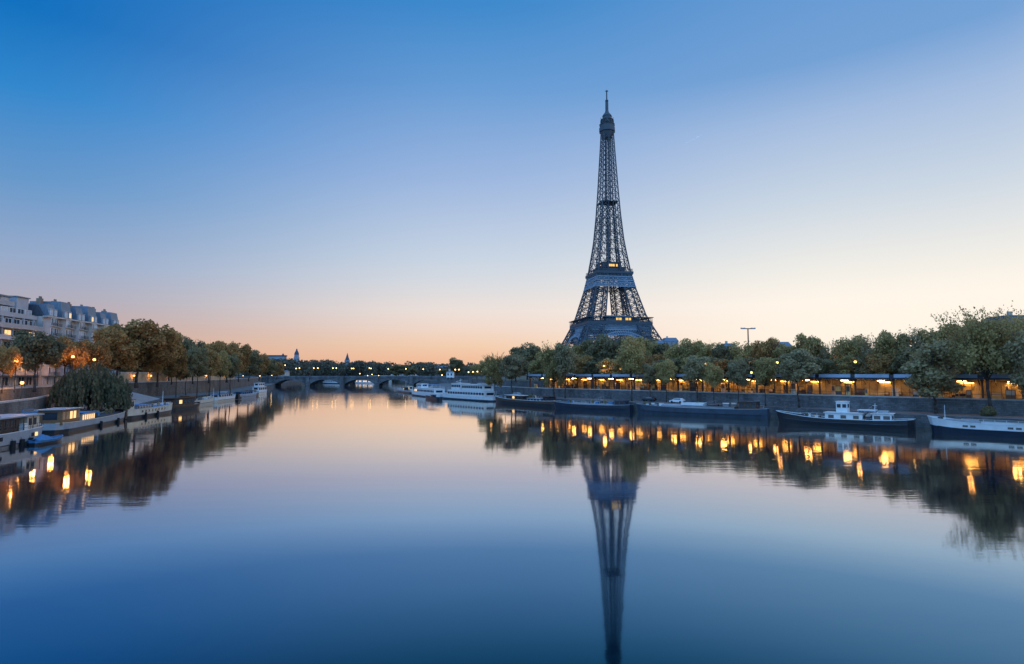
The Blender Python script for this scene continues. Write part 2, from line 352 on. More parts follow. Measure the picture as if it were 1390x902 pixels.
# sloping stone slipway below the avenue wall
mb = MB(); a = [(-105, 165), (-121, 204)]; b = offset_line(a, -9.5); q = [a[0], a[1], b[1], b[0]]
mb.add([(q[0][0], q[0][1], ZQ_L + .02), (q[1][0], q[1][1], ZQ_L + .02), (q[2][0], q[2][1], 5.2), (q[3][0], q[3][1], 5.2), (q[0][0], q[0][1], 1), (q[1][0], q[1][1], 1), (q[2][0], q[2][1], 1), (q[3][0], q[3][1], 1)],
       [(0, 1, 2, 3), (0, 4, 5, 1), (1, 5, 6, 2), (2, 6, 7, 3), (3, 7, 4, 0)])
tag(mb.build('slipway', mat('slipway_stone', (0.40, 0.385, 0.385), 0.85, 0.25, 0.5)), 'pale sloping stone slipway above the beige barge', 'slipway')
# low garden wall behind the left avenue and the road markings in front of it
AV = offset_line(WALL_L, -16)
GW = [AV[2], AV[3], AV[4], AV[5], AV[6], AV[7]]
g = thing('garden_wall', (GW[0][0], GW[0][1], ZU_L), 'long low ochre wall behind the lamplit trees of the avenue', 'wall')
for nm, o0, z0, z1, mm in (('wall_face', -0.4, ZU_L - .1, ZU_L + 4.4, mat('ochre_render', (0.42, 0.30, 0.18), 0.85, 0.4, 0.25)), ('coping', -0.5, ZU_L + 4.402, ZU_L + 4.6, M_COPE)):
    o = band(GW, 0.0, o0, z0, z1).build(nm, mm, g); o.location = (-GW[0][0], -GW[0][1], -ZU_L)
dash = MB(); ML = offset_line(WALL_L, -9)
for k in range(70):
    p, d = along(ML, 60 + k * 6); dash.box((p.x, p.y, ZU_L + .006), (3, .14, .004), math.atan2(d.y, d.x))
structure(dash, 'road_markings', M_WHITE)

# ------------------------------------------------------------------ the iron tower
TD = 669.0; TX = X_at(828, TD); TZ = Z_at(509, TD)
PROF = [(0, 62.5), (20, 52), (40, 42), (57, 34.3), (66, 30.8), (97, 22.6), (115, 18.8), (150, 13.6), (180, 11.0), (208, 9.2), (258, 6.5), (276, 5.6)]
LEGW = [(0, 25), (57, 16.5), (97, 13.2), (115, 11.4), (150, 9.0), (190, 7.6), (208, 6.4)]
def ip(tab, h):
    for (a, x), (b, y) in zip(tab[:-1], tab[1:]):
        if h <= b: return x + (y - x) * (h - a) / (b - a)
    return tab[-1][1]
tower = thing('iron_tower', (TX, TD, TZ), 'tall blue grey lattice iron tower rising above the trees', 'tower', math.atan2(-TD, -TX) + R(20) + R(90))
def xpanel(mb, a0, b0, a1, b1, w, sub=True):
    """one braced panel between two chords (a: one side, b: other side, 0 low, 1 high)"""
    a0, b0, a1, b1 = map(Vector, (a0, b0, a1, b1))
    mb.bar(a0, b1, w); mb.bar(b0, a1, w); mb.bar(a1, b1, w)
    if sub:
        c = (a0 + b0 + a1 + b1) / 4
        mb.bar((a0 + b0) / 2, c, w * .7); mb.bar((a1 + b1) / 2, c, w * .7); mb.bar((a0 + a1) / 2, (b0 + b1) / 2, w * .8)
def leg_mb(sx, sy, h0, h1, n):
    mb = MB()
    def cor(h):
        a = ip(PROF, h); b = a - ip(LEGW, h); return [Vector((sx * a, sy * a, h)), Vector((sx * b, sy * a, h)), Vector((sx * b, sy * b, h)), Vector((sx * a, sy * b, h))]
    hs = [h0 + (h1 - h0) * (1 - (1 - k / n) ** 1.12) for k in range(n + 1)]
    for lo, hi in zip(hs[:-1], hs[1:]):
        A, B = cor(lo), cor(hi); w = 0.0125 * (A[0] - A[2]).length + 0.34
        for i in range(4):
            mb.bar(A[i], B[i], w * 2.0); j = (i + 1) % 4; xpanel(mb, A[i], A[j], B[i], B[j], w * 0.95)
            m0 = (A[i] + A[j]) / 2; m1 = (B[i] + B[j]) / 2; mb.bar(m0, m1, w * .8)
    return mb
for sx, sy in ((1, 1), (1, -1), (-1, -1), (-1, 1)):
    lg = leg_mb(sx, sy, 0, 115, 15).build('leg', M_IRON, tower)
    for a, b in ((62.5, 62.5), (37.5, 62.5), (62.5, 37.5), (37.5, 37.5)):
        x, y = sx * a, sy * b; ped = MB(); ped.add([(x - 4, y - 4, -3), (x + 4, y - 4, -3), (x + 4, y + 4, -3), (x - 4, y + 4, -3), (x - 2.6, y - 2.6, 2.5), (x + 2.6, y - 2.6, 2.5), (x + 2.6, y + 2.6, 2.5), (x - 2.6, y + 2.6, 2.5)], [(4, 5, 6, 7), (0, 1, 5, 4), (1, 2, 6, 5), (2, 3, 7, 6), (3, 0, 4, 7)])
        ped.build('pedestal', M_COPE, lg)
def side(k, x, off, z):                 # point on face k of the square: x along it, off from the axis
    return [Vector((x, -off, z)), Vector((off, x, z)), Vector((-x, off, z)), Vector((-off, -x, z))][k]
for k in range(4):                      # decorative arches under the first floor
    mb = MB(); pr = None
    for i in range(33):
        t = -1 + 2 * i / 32; x = 37 * t; z = 8 + 35 * math.sqrt(max(0, 1 - t * t)); x2 = 40.5 * t; z2 = 8 + 38.5 * math.sqrt(max(0, 1 - t * t))
        o1 = ip(PROF, z) - .8; p, q = side(k, x, o1, z), side(k, x2, ip(PROF, z2) - .8, z2)
        mb.bar(p, q, .4)
        if pr: mb.bar(pr[0], p, .9); mb.bar(pr[1], q, .9); mb.bar(pr[0], q, .35)
        pr = (p, q)
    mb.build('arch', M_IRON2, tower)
# first platform
mb = MB()
for k in range(4):
    for zz0, zz1, off, n in ((36.0, 42.8, 35.6, 18), (43.0, 48.5, 35.2, 24), (48.5, 54.5, 35.2, 46)):
        for i in range(n):
            a, b = -off + 2 * off * i / n, -off + 2 * off * (i + 1) / n
            xpanel(mb, side(k, a, off, zz0), side(k, b, off, zz0), side(k, a, off, zz1), side(k, b, off, zz1), .34, False); mb.bar(side(k, a, off, zz0), side(k, a, off, zz1), .34)
        mb.bar(side(k, -off, off, zz0), side(k, off, off, zz0), .9); mb.bar(side(k, -off, off, zz1), side(k, off, off, zz1), 1.0)
    for i in range(52):                 # brackets under the gallery
        a = -35.1 + 70.2 * i / 51; mb.bar(side(k, a, 35.2, 51.5), side(k, a, 36.2, 54.4), .35)
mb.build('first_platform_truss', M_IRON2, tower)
mb = MB()
for k in range(4):
    o0, o1 = 36.4, 21.0
    ps = [side(k, -o0, o0, 0), side(k, o0, o0, 0), side(k, o1, o1, 0), side(k, -o1, o1, 0)]
    mb.add([(p.x, p.y, 54.6) for p in ps] + [(p.x, p.y, 57.4) for p in ps], [(3, 2, 1, 0), (4, 5, 6, 7), (0, 1, 5, 4), (2, 3, 7, 6)])
    a, b = side(k, -34.8, 34.8, 0), side(k, 34.8, 34.8, 0)
    mb.add([(a.x, a.y, 48.6), (b.x, b.y, 48.6), (b.x, b.y, 54.6), (a.x, a.y, 54.6)], [(0, 1, 2, 3)])
deck1 = mb.build('first_platform', M_IRON, tower)
mb = MB()
for k in range(4):
    for i in range(37):
        x = -36.2 + 72.4 * i / 36; mb.bar(side(k, x, 36.2, 57.4), side(k, x, 36.2, 61.9), .22)
    for z in (58.0, 58.6): mb.bar(side(k, -36.2, 36.2, z), side(k, 36.2, 36.2, z), .16)
    ps = [side(k, -37.2, 37.2, 0), side(k, 37.2, 37.2, 0), side(k, 31, 31, 0), side(k, -31, 31, 0)]
    mb.add([(p.x, p.y, 61.9) for p in ps] + [(p.x, p.y, 62.6) for p in ps], [(3, 2, 1, 0), (4, 5, 6, 7), (0, 1, 5, 4), (2, 3, 7, 6)])
mb.build('gallery_canopy', M_IRON, tower)
for k in range(4):                      # pavilions on the first floor
    mb = MB(); c = side(k, 0, 26.5, 0); rz = [0, math.pi / 2, 0, math.pi / 2][k]
    mb.box((c.x, c.y, 60.7), (30, 7, 6.4), rz); mb.box((c.x, c.y, 64.2), (31, 8, .5), rz)
    pv = mb.build('pavilion', M_IRON2, tower)
    for i in range(8):
        w = MB(); p = side(k, -12.6 + 3.6 * i, 30.06, 60.9); w.box(p, (2.6, .1, 2.8), rz); w.build('window', E_TOWER if (k, i) in ((0, 3), (0, 4), (0, 6), (0, 7)) else M_GLASS, pv)
# second platform
mb = MB()
for k in range(4):
    for zz0, zz1, n in ((97.8, 102.6, 13), (104.6, 109.2, 8)):
        o0, o1 = ip(PROF, zz0) + .5, ip(PROF, zz1) + .5
        for i in range(n):
            a0, b0 = o0 * (-1 + 2 * i / n), o0 * (-1 + 2 * (i + 1) / n); a1, b1 = o1 * (-1 + 2 * i / n), o1 * (-1 + 2 * (i + 1) / n)
            xpanel(mb, side(k, a0, o0, zz0), side(k, b0, o0, zz0), side(k, a1, o1, zz1), side(k, b1, o1, zz1), .42, True); mb.bar(side(k, a0, o0, zz0), side(k, a1, o1, zz1), .4)
        mb.bar(side(k, -o0, o0, zz0), side(k, o0, o0, zz0), 1.0); mb.bar(side(k, -o1, o1, zz1), side(k, o1, o1, zz1), .9)
    for i in range(26):
        t = -1 + 2 * i / 25; mb.bar(side(k, 19.6 * t, 19.6, 109.2), side(k, 20.8 * t, 20.8, 112.6), .34)
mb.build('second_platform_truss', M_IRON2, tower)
mb = MB(); mb.bb(-21.3, 21.3, -21.3, 21.3, 112.6, 115.2); mb.bb(-15.6, 15.6, -15.6, 15.6, 110.0, 112.5); mb.build('second_platform', M_IRON, tower)
mb = MB()
for k in range(4):
    for i in range(25): mb.bar(side(k, -20.6 + 41.2 * i / 24, 20.6, 115.2), side(k, -20.6 + 41.2 * i / 24, 20.6, 118), .18)
    mb.bar(side(k, -20.6, 20.6, 118), side(k, 20.6, 20.6, 118), .3); mb.bar(side(k, -20.6, 20.6, 116.5), side(k, 20.6, 20.6, 116.5), .2)
mb.bb(-14.2, 14.2, -14.2, 14.2, 115.3, 120.4); mb.bb(-15.2, 15.2, -15.2, 15.2, 120.42, 121.1); mb.bb(-11.0, 11.0, -11.0, 11.0, 121.12, 126.5); mb.bb(-11.6, 11.6, -11.6, 11.6, 126.52, 127.1)
up = mb.build('upper_gallery', M_IRON, tower)
for k, xs in ((0, (-2.6, -.3, 2.0, 5.6)), (3, (4.0,))):
    for x in xs:
        w = MB(); w.box(side(k, x, 11.06, 123.4), (1.9, .12, 2.6), k * math.pi / 2); w.build('window', E_TOWER, up)
# the shaft above
mb = MB(); hs = [115.0]
while hs[-1] < 274: hs.append(min(276.0, hs[-1] + max(4.6, ip(PROF, hs[-1]) * .74)))
for lo, hi in zip(hs[:-1], hs[1:]):
    a0, a1 = ip(PROF, lo), ip(PROF, hi); w = .3 + .016 * a0
    split = lo < 196
    b0 = a0 - ip(LEGW, lo) if split else 0; b1 = a1 - ip(LEGW, hi) if split else 0
    for k in range(4):
        mb.bar(side(k, -a0, a0, lo), side(k, -a1, a1, hi), w * 2.1)
        for s in (-1, 1):
            A0, B0, A1, B1 = side(k, s * a0, a0, lo), side(k, s * max(b0, .4), a0, lo), side(k, s * a1, a1, hi), side(k, s * max(b1, .4), a1, hi)
            xpanel(mb, A0, B0, A1, B1, w * .85, a0 > 11.5); mb.bar(B0, B1, w * 1.2)
            if split:                   # inner faces of each leg
                xpanel(mb, side(k, s * a0, a0 - (a0 - b0), lo) if False else B0, side(k, s * b0, b0, lo), B1, side(k, s * b1, b1, hi), w * .8, False)
        if split and hs.index(lo) % 2 == 0: mb.bar(side(k, -b0, a0, lo), side(k, b0, a0, lo), w)
mb.build('shaft', M_IRON, tower)
mb = MB()
for x, y in ((-2, -2), (2, -2), (2, 2), (-2, 2)): mb.bar((x, y, 115), (x, y, 272), .55)
z = 118
while z < 270:
    for p, q in (((-2, -2), (2, -2)), ((2, -2), (2, 2)), ((2, 2), (-2, 2)), ((-2, 2), (-2, -2))): mb.bar((p[0], p[1], z), (q[0], q[1], z + 4), .3); mb.bar((p[0], p[1], z), (q[0], q[1], z), .4)
    z += 4
mb.bb(-1.1, 1.1, -1.1, 1.1, 116, 150)
mb.build('lift_shaft', M_IRON, tower)
a = ip(PROF, 196); mb = MB(); mb.bb(-a + .4, a - .4, -a + .4, a - .4, 195, 195.6); mb.bb(-3, 3, -3, 3, 195.6, 198); mb.build('middle_platform', M_IRON, tower)
# summit
mb = MB(); mb.lathe((0, 0, 0), [(5.8, 269), (8.4, 275.5), (9.7, 276.2), (9.7, 280.0), (8.9, 280.1), (8.9, 283.6), (9.5, 283.7), (9.5, 284.3)], 8); mb.build('summit_gallery', M_IRON, tower)
mb = MB(); mb.lathe((0, 0, 0), [(6.6, 286.1), (6.6, 289.5), (7.6, 289.6), (7.6, 290.2), (5.2, 290.3), (5.0, 294), (5.6, 294.1), (5.5, 294.7), (4.2, 296.5), (2.6, 298.4), (1.9, 300.5), (1.8, 303)], 12)
rr = random.Random(8)
for i in range(26):
    t = rr.random() * 6.28; r = rr.uniform(5.2, 8.2); z = rr.choice((286, 290)); mb.bar((r * math.cos(t), r * math.sin(t), z), (r * math.cos(t), r * math.sin(t), z + rr.uniform(2, 5)), .32)
for i in range(10):
    t = i * .628; mb.box((7.4 * math.cos(t), 7.4 * math.sin(t), 288.0), (1.2, 1.2, 2.2), t)
mb.build('cupola', M_IRON, tower)
mb = MB(); mb.lathe((0, 0, 0), [(1.9, 303), (1.8, 310), (1.4, 310.2), (1.3, 313), (.8, 313.2), (.75, 323.5)], 8)
for z in (304.5, 306.5, 308.5, 311, 312.4): mb.lathe((0, 0, 0), [(1.9, z), (1.9, z + .6)], 8)
mb.bar((-1.8, 0, 323.6), (1.8, 0, 323.6), .7); mb.bar((0, -1.8, 323.6), (0, 1.8, 323.6), .7); mb.bar((0, 0, 323.5), (0, 0, 325), .4)
mb.build('antenna', M_IRON, tower)

for ch in tower.children:                # the photograph's proportions: the shaft is a little taller than the nominal heights above
    if ch.name.split('.')[0] == 'leg': continue
    for v in ch.data.vertices:
        if v.co.z > 130: v.co.z = 130 + (v.co.z - 130) * 1.041

# ------------------------------------------------------------------ stone bridge, and what stands behind it
BD = 540.0; bx0, bx1 = -217.0, -58.0
br = thing('stone_bridge', ((bx0 + bx1) / 2, BD, 0), 'low grey stone bridge with five arches across the river', 'bridge')
cxb = (bx0 + bx1) / 2; SPAN, PIER = 27.0, 4.2; tot = 5 * SPAN + 4 * PIER; xs0 = -tot / 2
prof = [(-110, 8.2)]; under = []
mb = MB(); DT, HW = 8.2, 7.0
def arch_z(u): return 1.9 + 4.2 * max(0, 1 - abs(u) ** 2.3)
segs = []
for a_ in range(5):
    x0 = xs0 + a_ * (SPAN + PIER)
    for i in range(16):
        u0, u1 = -1 + i / 8, -1 + (i + 1) / 8
        segs.append((x0 + SPAN * (u0 + 1) / 2, x0 + SPAN * (u1 + 1) / 2, arch_z(u0), arch_z(u1)))
    if a_ < 4: segs.append((x0 + SPAN, x0 + SPAN + PIER, -2, -2))
segs = [(-110, xs0, -2, -2)] + segs + [(xs0 + tot, 112, -2, -2)]
for x0, x1, z0, z1 in segs:
    mb.add([(x0, -HW, z0), (x1, -HW, z1), (x1, -HW, DT), (x0, -HW, DT), (x0, HW, z0), (x1, HW, z1), (x1, HW, DT), (x0, HW, DT)], [(0, 1, 2, 3), (5, 4, 7, 6), (3, 2, 6, 7), (4, 5, 1, 0)])
mb.build('arches', M_BRIDGE, br)
mb = MB()
for s in (-1, 1): mb.bb(-112, 114, s * HW - .25, s * HW + .25, DT + .002, DT + 1.1); mb.bb(-112, 114, s * HW - .5 + s * .2, s * HW + .5 + s * .2, DT - .5, DT - .02)
mb.build('parapet', M_BRIDGE, br)
for a_ in range(4):
    x = xs0 + (a_ + 1) * SPAN + a_ * PIER + PIER / 2; p = MB(); p.prism([(x - PIER / 2, -HW - .05), (x - PIER / 2, -HW - 1), (x, -HW - 3.4), (x + PIER / 2, -HW - 1), (x + PIER / 2, -HW - .05)], -2, 3.2); p.prism([(x - 1.6, -HW - .05), (x - 1.4, -HW - 1.4), (x + 1.4, -HW - 1.4), (x + 1.6, -HW - .05)], 3.2, DT + 1.2); p.build('pier', M_BRIDGE, br)
# pale arched footbridge upstream
fx0, fx1, FD = X_at(530, 900), X_at(566, 900), 900.0
fb = thing('footbridge', ((fx0 + fx1) / 2, FD, 0), 'small pale arched footbridge seen beyond the stone bridge', 'bridge'); hw = (fx1 - fx0) / 2
n = 18
for s in (-2, 2):
    mb = MB()
    for i in range(n):
        u0, u1 = -1 + 2 * i / n, -1 + 2 * (i + 1) / n; z0, z1 = 8.5 + 6.5 * (1 - u0 * u0), 8.5 + 6.5 * (1 - u1 * u1)
        mb.bar((hw * u0, s, z0), (hw * u1, s, z1), 1.0); mb.bar((hw * u0, s, z0), (hw * u0, s, 9), .4)
    mb.build('arch', M_WHITE, fb)
MB().bb(-hw - 40, hw + 40, -2.5, 2.5, 8.2, 9).build('walkway', M_GREY, fb)
for x in (-hw, hw): MB().bb(x - 2, x + 2, -2.5, 2.5, -3, 8.19).build('pier', M_COPE, fb)
# far domes and spire on the skyline
def dome_tower(px, top, base, D, wpx, label):
    s = wpx * D / 800 / 2; z1, z0 = Z_at(top, D), Z_at(base, D); h = z1 - z0
    t = thing('domed_tower', (X_at(px, D), D, z0), label, 'tower')
    MB().lathe((0, 0, -25), [(s, 0), (s, 25 + h * .35), (s * .86, 25.3 + h * .35), (s * .8, 25 + h * .55)], 8).build('wall', M_FAR, t)
    MB().lathe((0, 0, 0), [(s * .8, h * .55), (s * .74, h * .66), (s * .5, h * .78), (s * .3, h * .84), (s * .26, h * .93), (.2, h)], 10).build('dome', M_SLATE, t)
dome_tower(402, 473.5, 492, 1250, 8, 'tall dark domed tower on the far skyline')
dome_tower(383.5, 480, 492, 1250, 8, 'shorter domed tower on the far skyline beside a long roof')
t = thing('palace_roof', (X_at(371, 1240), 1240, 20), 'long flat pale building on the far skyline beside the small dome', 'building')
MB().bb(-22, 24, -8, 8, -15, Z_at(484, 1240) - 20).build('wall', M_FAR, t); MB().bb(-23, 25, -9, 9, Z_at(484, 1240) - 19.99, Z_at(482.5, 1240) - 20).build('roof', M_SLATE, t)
D = 1150; z0 = Z_at(496, D)
t = thing('church', (X_at(471, D), D, z0), 'far church with a slim pointed spire above the treetops', 'church')
MB().bb(-4.2, 4.2, -4, 4, -20, 10).build('tower', M_FAR, t); MB().lathe((0, 0, 10), [(4.6, 0), (3, 4), (.25, Z_at(479.5, D) - z0 - 10)], 8).build('spire', M_SLATE, t)
m_ = MB(); m_.add([(4.2, -5, -20), (26, -5, -20), (26, 5, -20), (4.2, 5, -20), (4.2, -5, 0), (26, -5, 0), (26, 5, 0), (4.2, 5, 0), (4.2, 0, 5), (26, 0, 5)], [(0, 1, 5, 4), (2, 3, 7, 6), (1, 2, 6, 9, 5), (4, 5, 9, 8), (6, 7, 8, 9), (3, 0, 4, 8, 7)]); m_.build('nave', M_FAR, t)
# background buildings
def block(px0, px1, top, D, depth, label, m=M_FAR, roofm=M_ZINC, floors=4, z0=ZU_R, gable=False):
    x0, x1 = X_at(px0, D), X_at(px1, D); h = Z_at(top, D) - z0; w = (x1 - x0) / 2
    t = thing('city_building', ((x0 + x1) / 2, D, z0), label, 'building'); rh = min(3.5, h * .18)
    MB().bb(-w, w, 0, depth, 0, h - rh).build('wall', m, t)
    r = MB(); r.add([(-w - .4, -.4, h - rh + .01), (w + .4, -.4, h - rh + .01), (w + .4, depth + .4, h - rh + .01), (-w - .4, depth + .4, h - rh + .01), (-w + 1.5, 2.5, h), (w - 1.5, 2.5, h), (w - 1.5, depth - 2.5, h), (-w + 1.5, depth - 2.5, h)], [(0, 1, 5, 4), (1, 2, 6, 5), (2, 3, 7, 6), (3, 0, 4, 7), (4, 5, 6, 7)])
    rf = r.build('roof', roofm, t)
    c = MB(); c.bb(-w * .5, -w * .5 + 1.4, depth * .4, depth * .4 + .8, h - 1, h + 1.6); c.build('chimney', M_COPE, rf)
    nw = max(2, int(2 * w / 3.4)); wm = MB().bb(-.6, .6, -.04, .04, -.9, .9).mesh('window', M_GLASS)
    for f in range(floors):
        for i in range(nw):
            o = bpy.data.objects.new('window', wm); COL.objects.link(o); o.parent = t; o.location = (-w + (i + .5) * 2 * w / nw, -.03, h - rh - 1.8 - f * 3.2)
    return t
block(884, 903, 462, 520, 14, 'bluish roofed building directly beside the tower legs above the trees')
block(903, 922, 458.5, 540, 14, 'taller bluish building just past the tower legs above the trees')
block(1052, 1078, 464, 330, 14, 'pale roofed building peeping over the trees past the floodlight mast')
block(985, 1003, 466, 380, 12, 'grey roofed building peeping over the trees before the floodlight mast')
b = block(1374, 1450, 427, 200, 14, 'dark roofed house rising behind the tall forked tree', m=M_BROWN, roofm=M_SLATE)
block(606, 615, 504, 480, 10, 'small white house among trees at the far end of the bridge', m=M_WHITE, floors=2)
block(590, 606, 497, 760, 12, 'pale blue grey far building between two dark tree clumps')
block(378, 388, 503, 600, 10, 'narrow white building at the near end of the bridge', m=M_FACADE, z0=ZU_L, floors=3)
# floodlight mast
D = 300; t = thing('floodlight_mast', (X_at(1017, D), D, ZU_R), 'tall thin floodlight mast with a double T top above the trees', 'mast'); h = Z_at(446.5, D) - ZU_R
MB().tube((0, 0, 0), (0, 0, h), .45, .28, 8).build('pole', M_POST, t)
mb = MB(); mb.bar((-3.4, 0, h), (3.4, 0, h), .45)
mb.build('crossarm', M_POST, t)
for x in (-3.3, -1.9, 1.9, 3.3): MB().box((x, -.2, h + .15), (.9, .5, .7)).build('floodlight', M_GREY, t)

# ------------------------------------------------------------------ apartment houses on the left bank
fd = Vector((-9, 62)).normalized(); frz = math.atan2(fd.y, fd.x)          # local x runs along the facade away from us; river side is -y
def on_facade(D): return Vector((-130 - .145 * (D - 150), D, ZU_L))
def win_mesh(w, h, m, fr=M_WHITE):
    mb = MB(); mb.bb(-w / 2, w / 2, -.03, .03, 0, h, 0)
    for x0, x1, z0, z1 in ((-w / 2 - .1, -w / 2, -.1, h + .1), (w / 2, w / 2 + .1, -.1, h + .1), (-w / 2, w / 2, h, h + .1), (-w / 2, w / 2, -.1, 0), (-.04, .04, 0, h)): mb.bb(x0, x1, -.1, .03, z0, z1, 1)
    return mb.mesh('window', [m, fr])
M_CURT = mat('net_curtain_window', (0.40, 0.42, 0.46), 0.3, 0.4, 0.35, spec=0.6)
def put(me, name, parent, loc, rz=0):
    o = bpy.data.objects.new(name, me); COL.objects.link(o); o.parent = parent; o.location = loc; o.rotation_euler = (0, 0, rz); return o
rw = random.Random(5)
A = thing('apartment_building', on_facade(138), 'white apartment block with long white balconies and set back top floors', 'building', frz); LA = 28.6; HA = 24.8
mb = MB(); mb.bb(0, LA, 2.3, 15, -.5, 18.4); mb.bb(0, LA, 3.4, 15, 18.4, 21.6); mb.bb(3, LA - 7.5, 4.6, 15, 21.6, 24.4); mb.bb(LA - 5.2, LA - .3, 4.2, 12, 21.6, 24.9); mb.build('wall', M_FACADE2, A)
mb = MB(); mb.bb(2.4, LA - 7.1, 4.0, 15.4, 24.42, 24.8); mb.bb(LA - 5.5, LA, 3.9, 12.3, 24.92, 25.2); mb.bb(-.1, LA + .1, 3.0, 15.2, 21.62, 21.8) if False else None; rf = mb.build('roof', M_ZINC, A)
c_ = MB(); c_.bb(3.5, 6.5, 8, 10, 24.82, 27.5); c_.bb(16, 18, 9, 10, 24.82, 26.5); c_.build('chimney', M_FACADE2, rf)
wg, wl, wc = win_mesh(2.4, 2.2, M_GLASS), win_mesh(2.4, 2.2, E_WIN), win_mesh(2.4, 2.2, M_CURT)
for f in range(8):
    z = .6 + f * 3.1; yb = 0 if f < 6 else (1.9 if f == 6 else 3.2); yw = 2.3 if f < 6 else (3.4 if f == 6 else 4.6)
    x0, x1 = (0, LA) if f < 7 else (3, LA - 7.5)
    if f:
        bl = MB(); bl.bb(x0, x1, yb, yw - .01, z - .28, z - .02); bl.bb(x0, x1, yb, yb + .12, z - .02, z + .95, f % 2); bl.build('balcony', [M_FACADE2, M_GREY], A)
        n = 7
        if f < 6:
            for i in range(n + 1):
                x = x0 + .15 + (x1 - x0 - .3) * i / n; d_ = MB(); d_.bb(x - .07, x + .07, yb + .14, yb + .5, z + .0, z + 2.7); d_.build('partition', M_GREY, A)
    k = 9 if f < 7 else 5
    for i in range(k):
        r_ = rw.random(); put(wl if (f, i) in ((4, 5), (3, 6), (3, 7), (2, 4), (5, 3), (7, 1), (2, 8), (4, 8), (3, 2)) else (wc if r_ < .15 else wg), 'window', A, (x0 + (i + .5) * (x1 - x0) / k, yw - .04, z + .15))
for x, z in ((3.0, 12.95), (9.5, 16.05), (14, 12.95), (21, 16.05), (25, 9.85), (27, 19.15), (6, 19.15), (18.5, 19.15), (12, 22.25)):
    g_ = MB(); yy = .7 if z < 18 else (2.6 if z < 21 else 3.8); q = random.Random(int(x * 10))
    for _ in range(90):
        c = Vector((x + q.gauss(0, .6), yy + q.gauss(0, .25), z + abs(q.gauss(.5, .45)))); e = .16
        g_.add([c + Vector((q.uniform(-e, e), q.uniform(-e, e), q.uniform(-e, e))) for _ in range(4)], [(0, 1, 2, 3)])
    g_.build('balcony_plant', LF_DARK, A)
# second house: limestone, bay windows, steep zinc and slate roofs
Bd = thing('apartment_building', on_facade(166.6), 'long limestone apartment house with steep blue grey roofs and dormers', 'building', frz); LB = 42.0
NB = 6; bw = LB / NB; mb = MB(); mb.bb(0, LB, .8, 14, -.5, 20.2)
mb.build('wall', M_FACADE, Bd)
for i in range(NB):
    x = i * bw; ba = MB(); ba.prism([(x + 1.0, .81), (x + 1.7, -.5), (x + 4.0, -.5), (x + 4.7, .81)], 3.2, 19.9); ba.bb(x + 4.72, x + bw + .9, .35, .79, 3.0, 3.3); ba.build('bay', M_FACADE, Bd)
mb = MB(); mb.bb(-.05, LB + .05, -.75, .79, 19.95, 20.35); mb.bb(-.05, LB + .05, .2, .79, 6.2, 6.5); mb.build('cornice', M_COPE, Bd)
mb = MB(); mb.add([(0, .8, 20.36), (LB, .8, 20.36), (LB, 14, 20.36), (0, 14, 20.36), (0, 2.6, 23.4), (LB - 1.6, 2.6, 23.4), (LB - 1.6, 12, 23.4), (0, 12, 23.4)], [(0, 1, 5, 4), (1, 2, 6, 5), (2, 3, 7, 6), (3, 0, 4, 7), (4, 5, 6, 7)])
roofB = mb.build('roof', M_SLATE, Bd)
wn, wnl, wnc = win_mesh(1.3, 2.0, M_GLASS), win_mesh(1.3, 2.0, E_WIN), win_mesh(1.3, 2.0, M_CURT)
for i in range(NB):
    x = i * bw + 2.85; pv = MB(); w_ = 2.0 + .5 * (i % 2); zt = (23.9, 25.3, 24.4, 25.5, 24.1, 25.0)[i]
    pv.add([(x - w_, -.2, 20.4), (x + w_, -.2, 20.4), (x + w_, 9, 20.4), (x - w_, 9, 20.4), (x - w_ + .35, .7, zt), (x + w_ - .35, .7, zt), (x + w_ - .35, 9, zt), (x - w_ + .35, 9, zt)], [(0, 1, 5, 4), (1, 2, 6, 5), (2, 3, 7, 6), (3, 0, 4, 7), (4, 5, 6, 7)])
    pv.build('pavilion_roof', M_ZINC, Bd)
    for dx in (-.95, .95):
        d_ = MB(); d_.bb(x + dx - .62, x + dx + .62, -.35, 1.2, 20.5, 22.3); d_.prism([(x + dx - .75, -.45), (x + dx + .75, -.45), (x + dx + .75, 1.2), (x + dx - .75, 1.2)], 22.32, 22.5); dm = d_.build('dormer', M_FACADE2, Bd)
        q = put(wnl if (i, dx) in ((1, .95), (3, -.95)) else wnc, 'window', dm, (x + dx, -.38, 20.65)); q.scale = (.75, 1, .7)
    c_ = MB(); c_.bb(x + 3.0, x + 4.3, 5, 6.2, 23.0, 26.0); c_.bb(x + 3.1, x + 3.4, 5.3, 5.6, 26, 26.6); c_.bb(x + 3.8, x + 4.1, 5.3, 5.6, 26, 26.6); c_.build('chimney', mat('chimney_brick', (.25, .17, .13), .9, .3, 1.0), roofB)
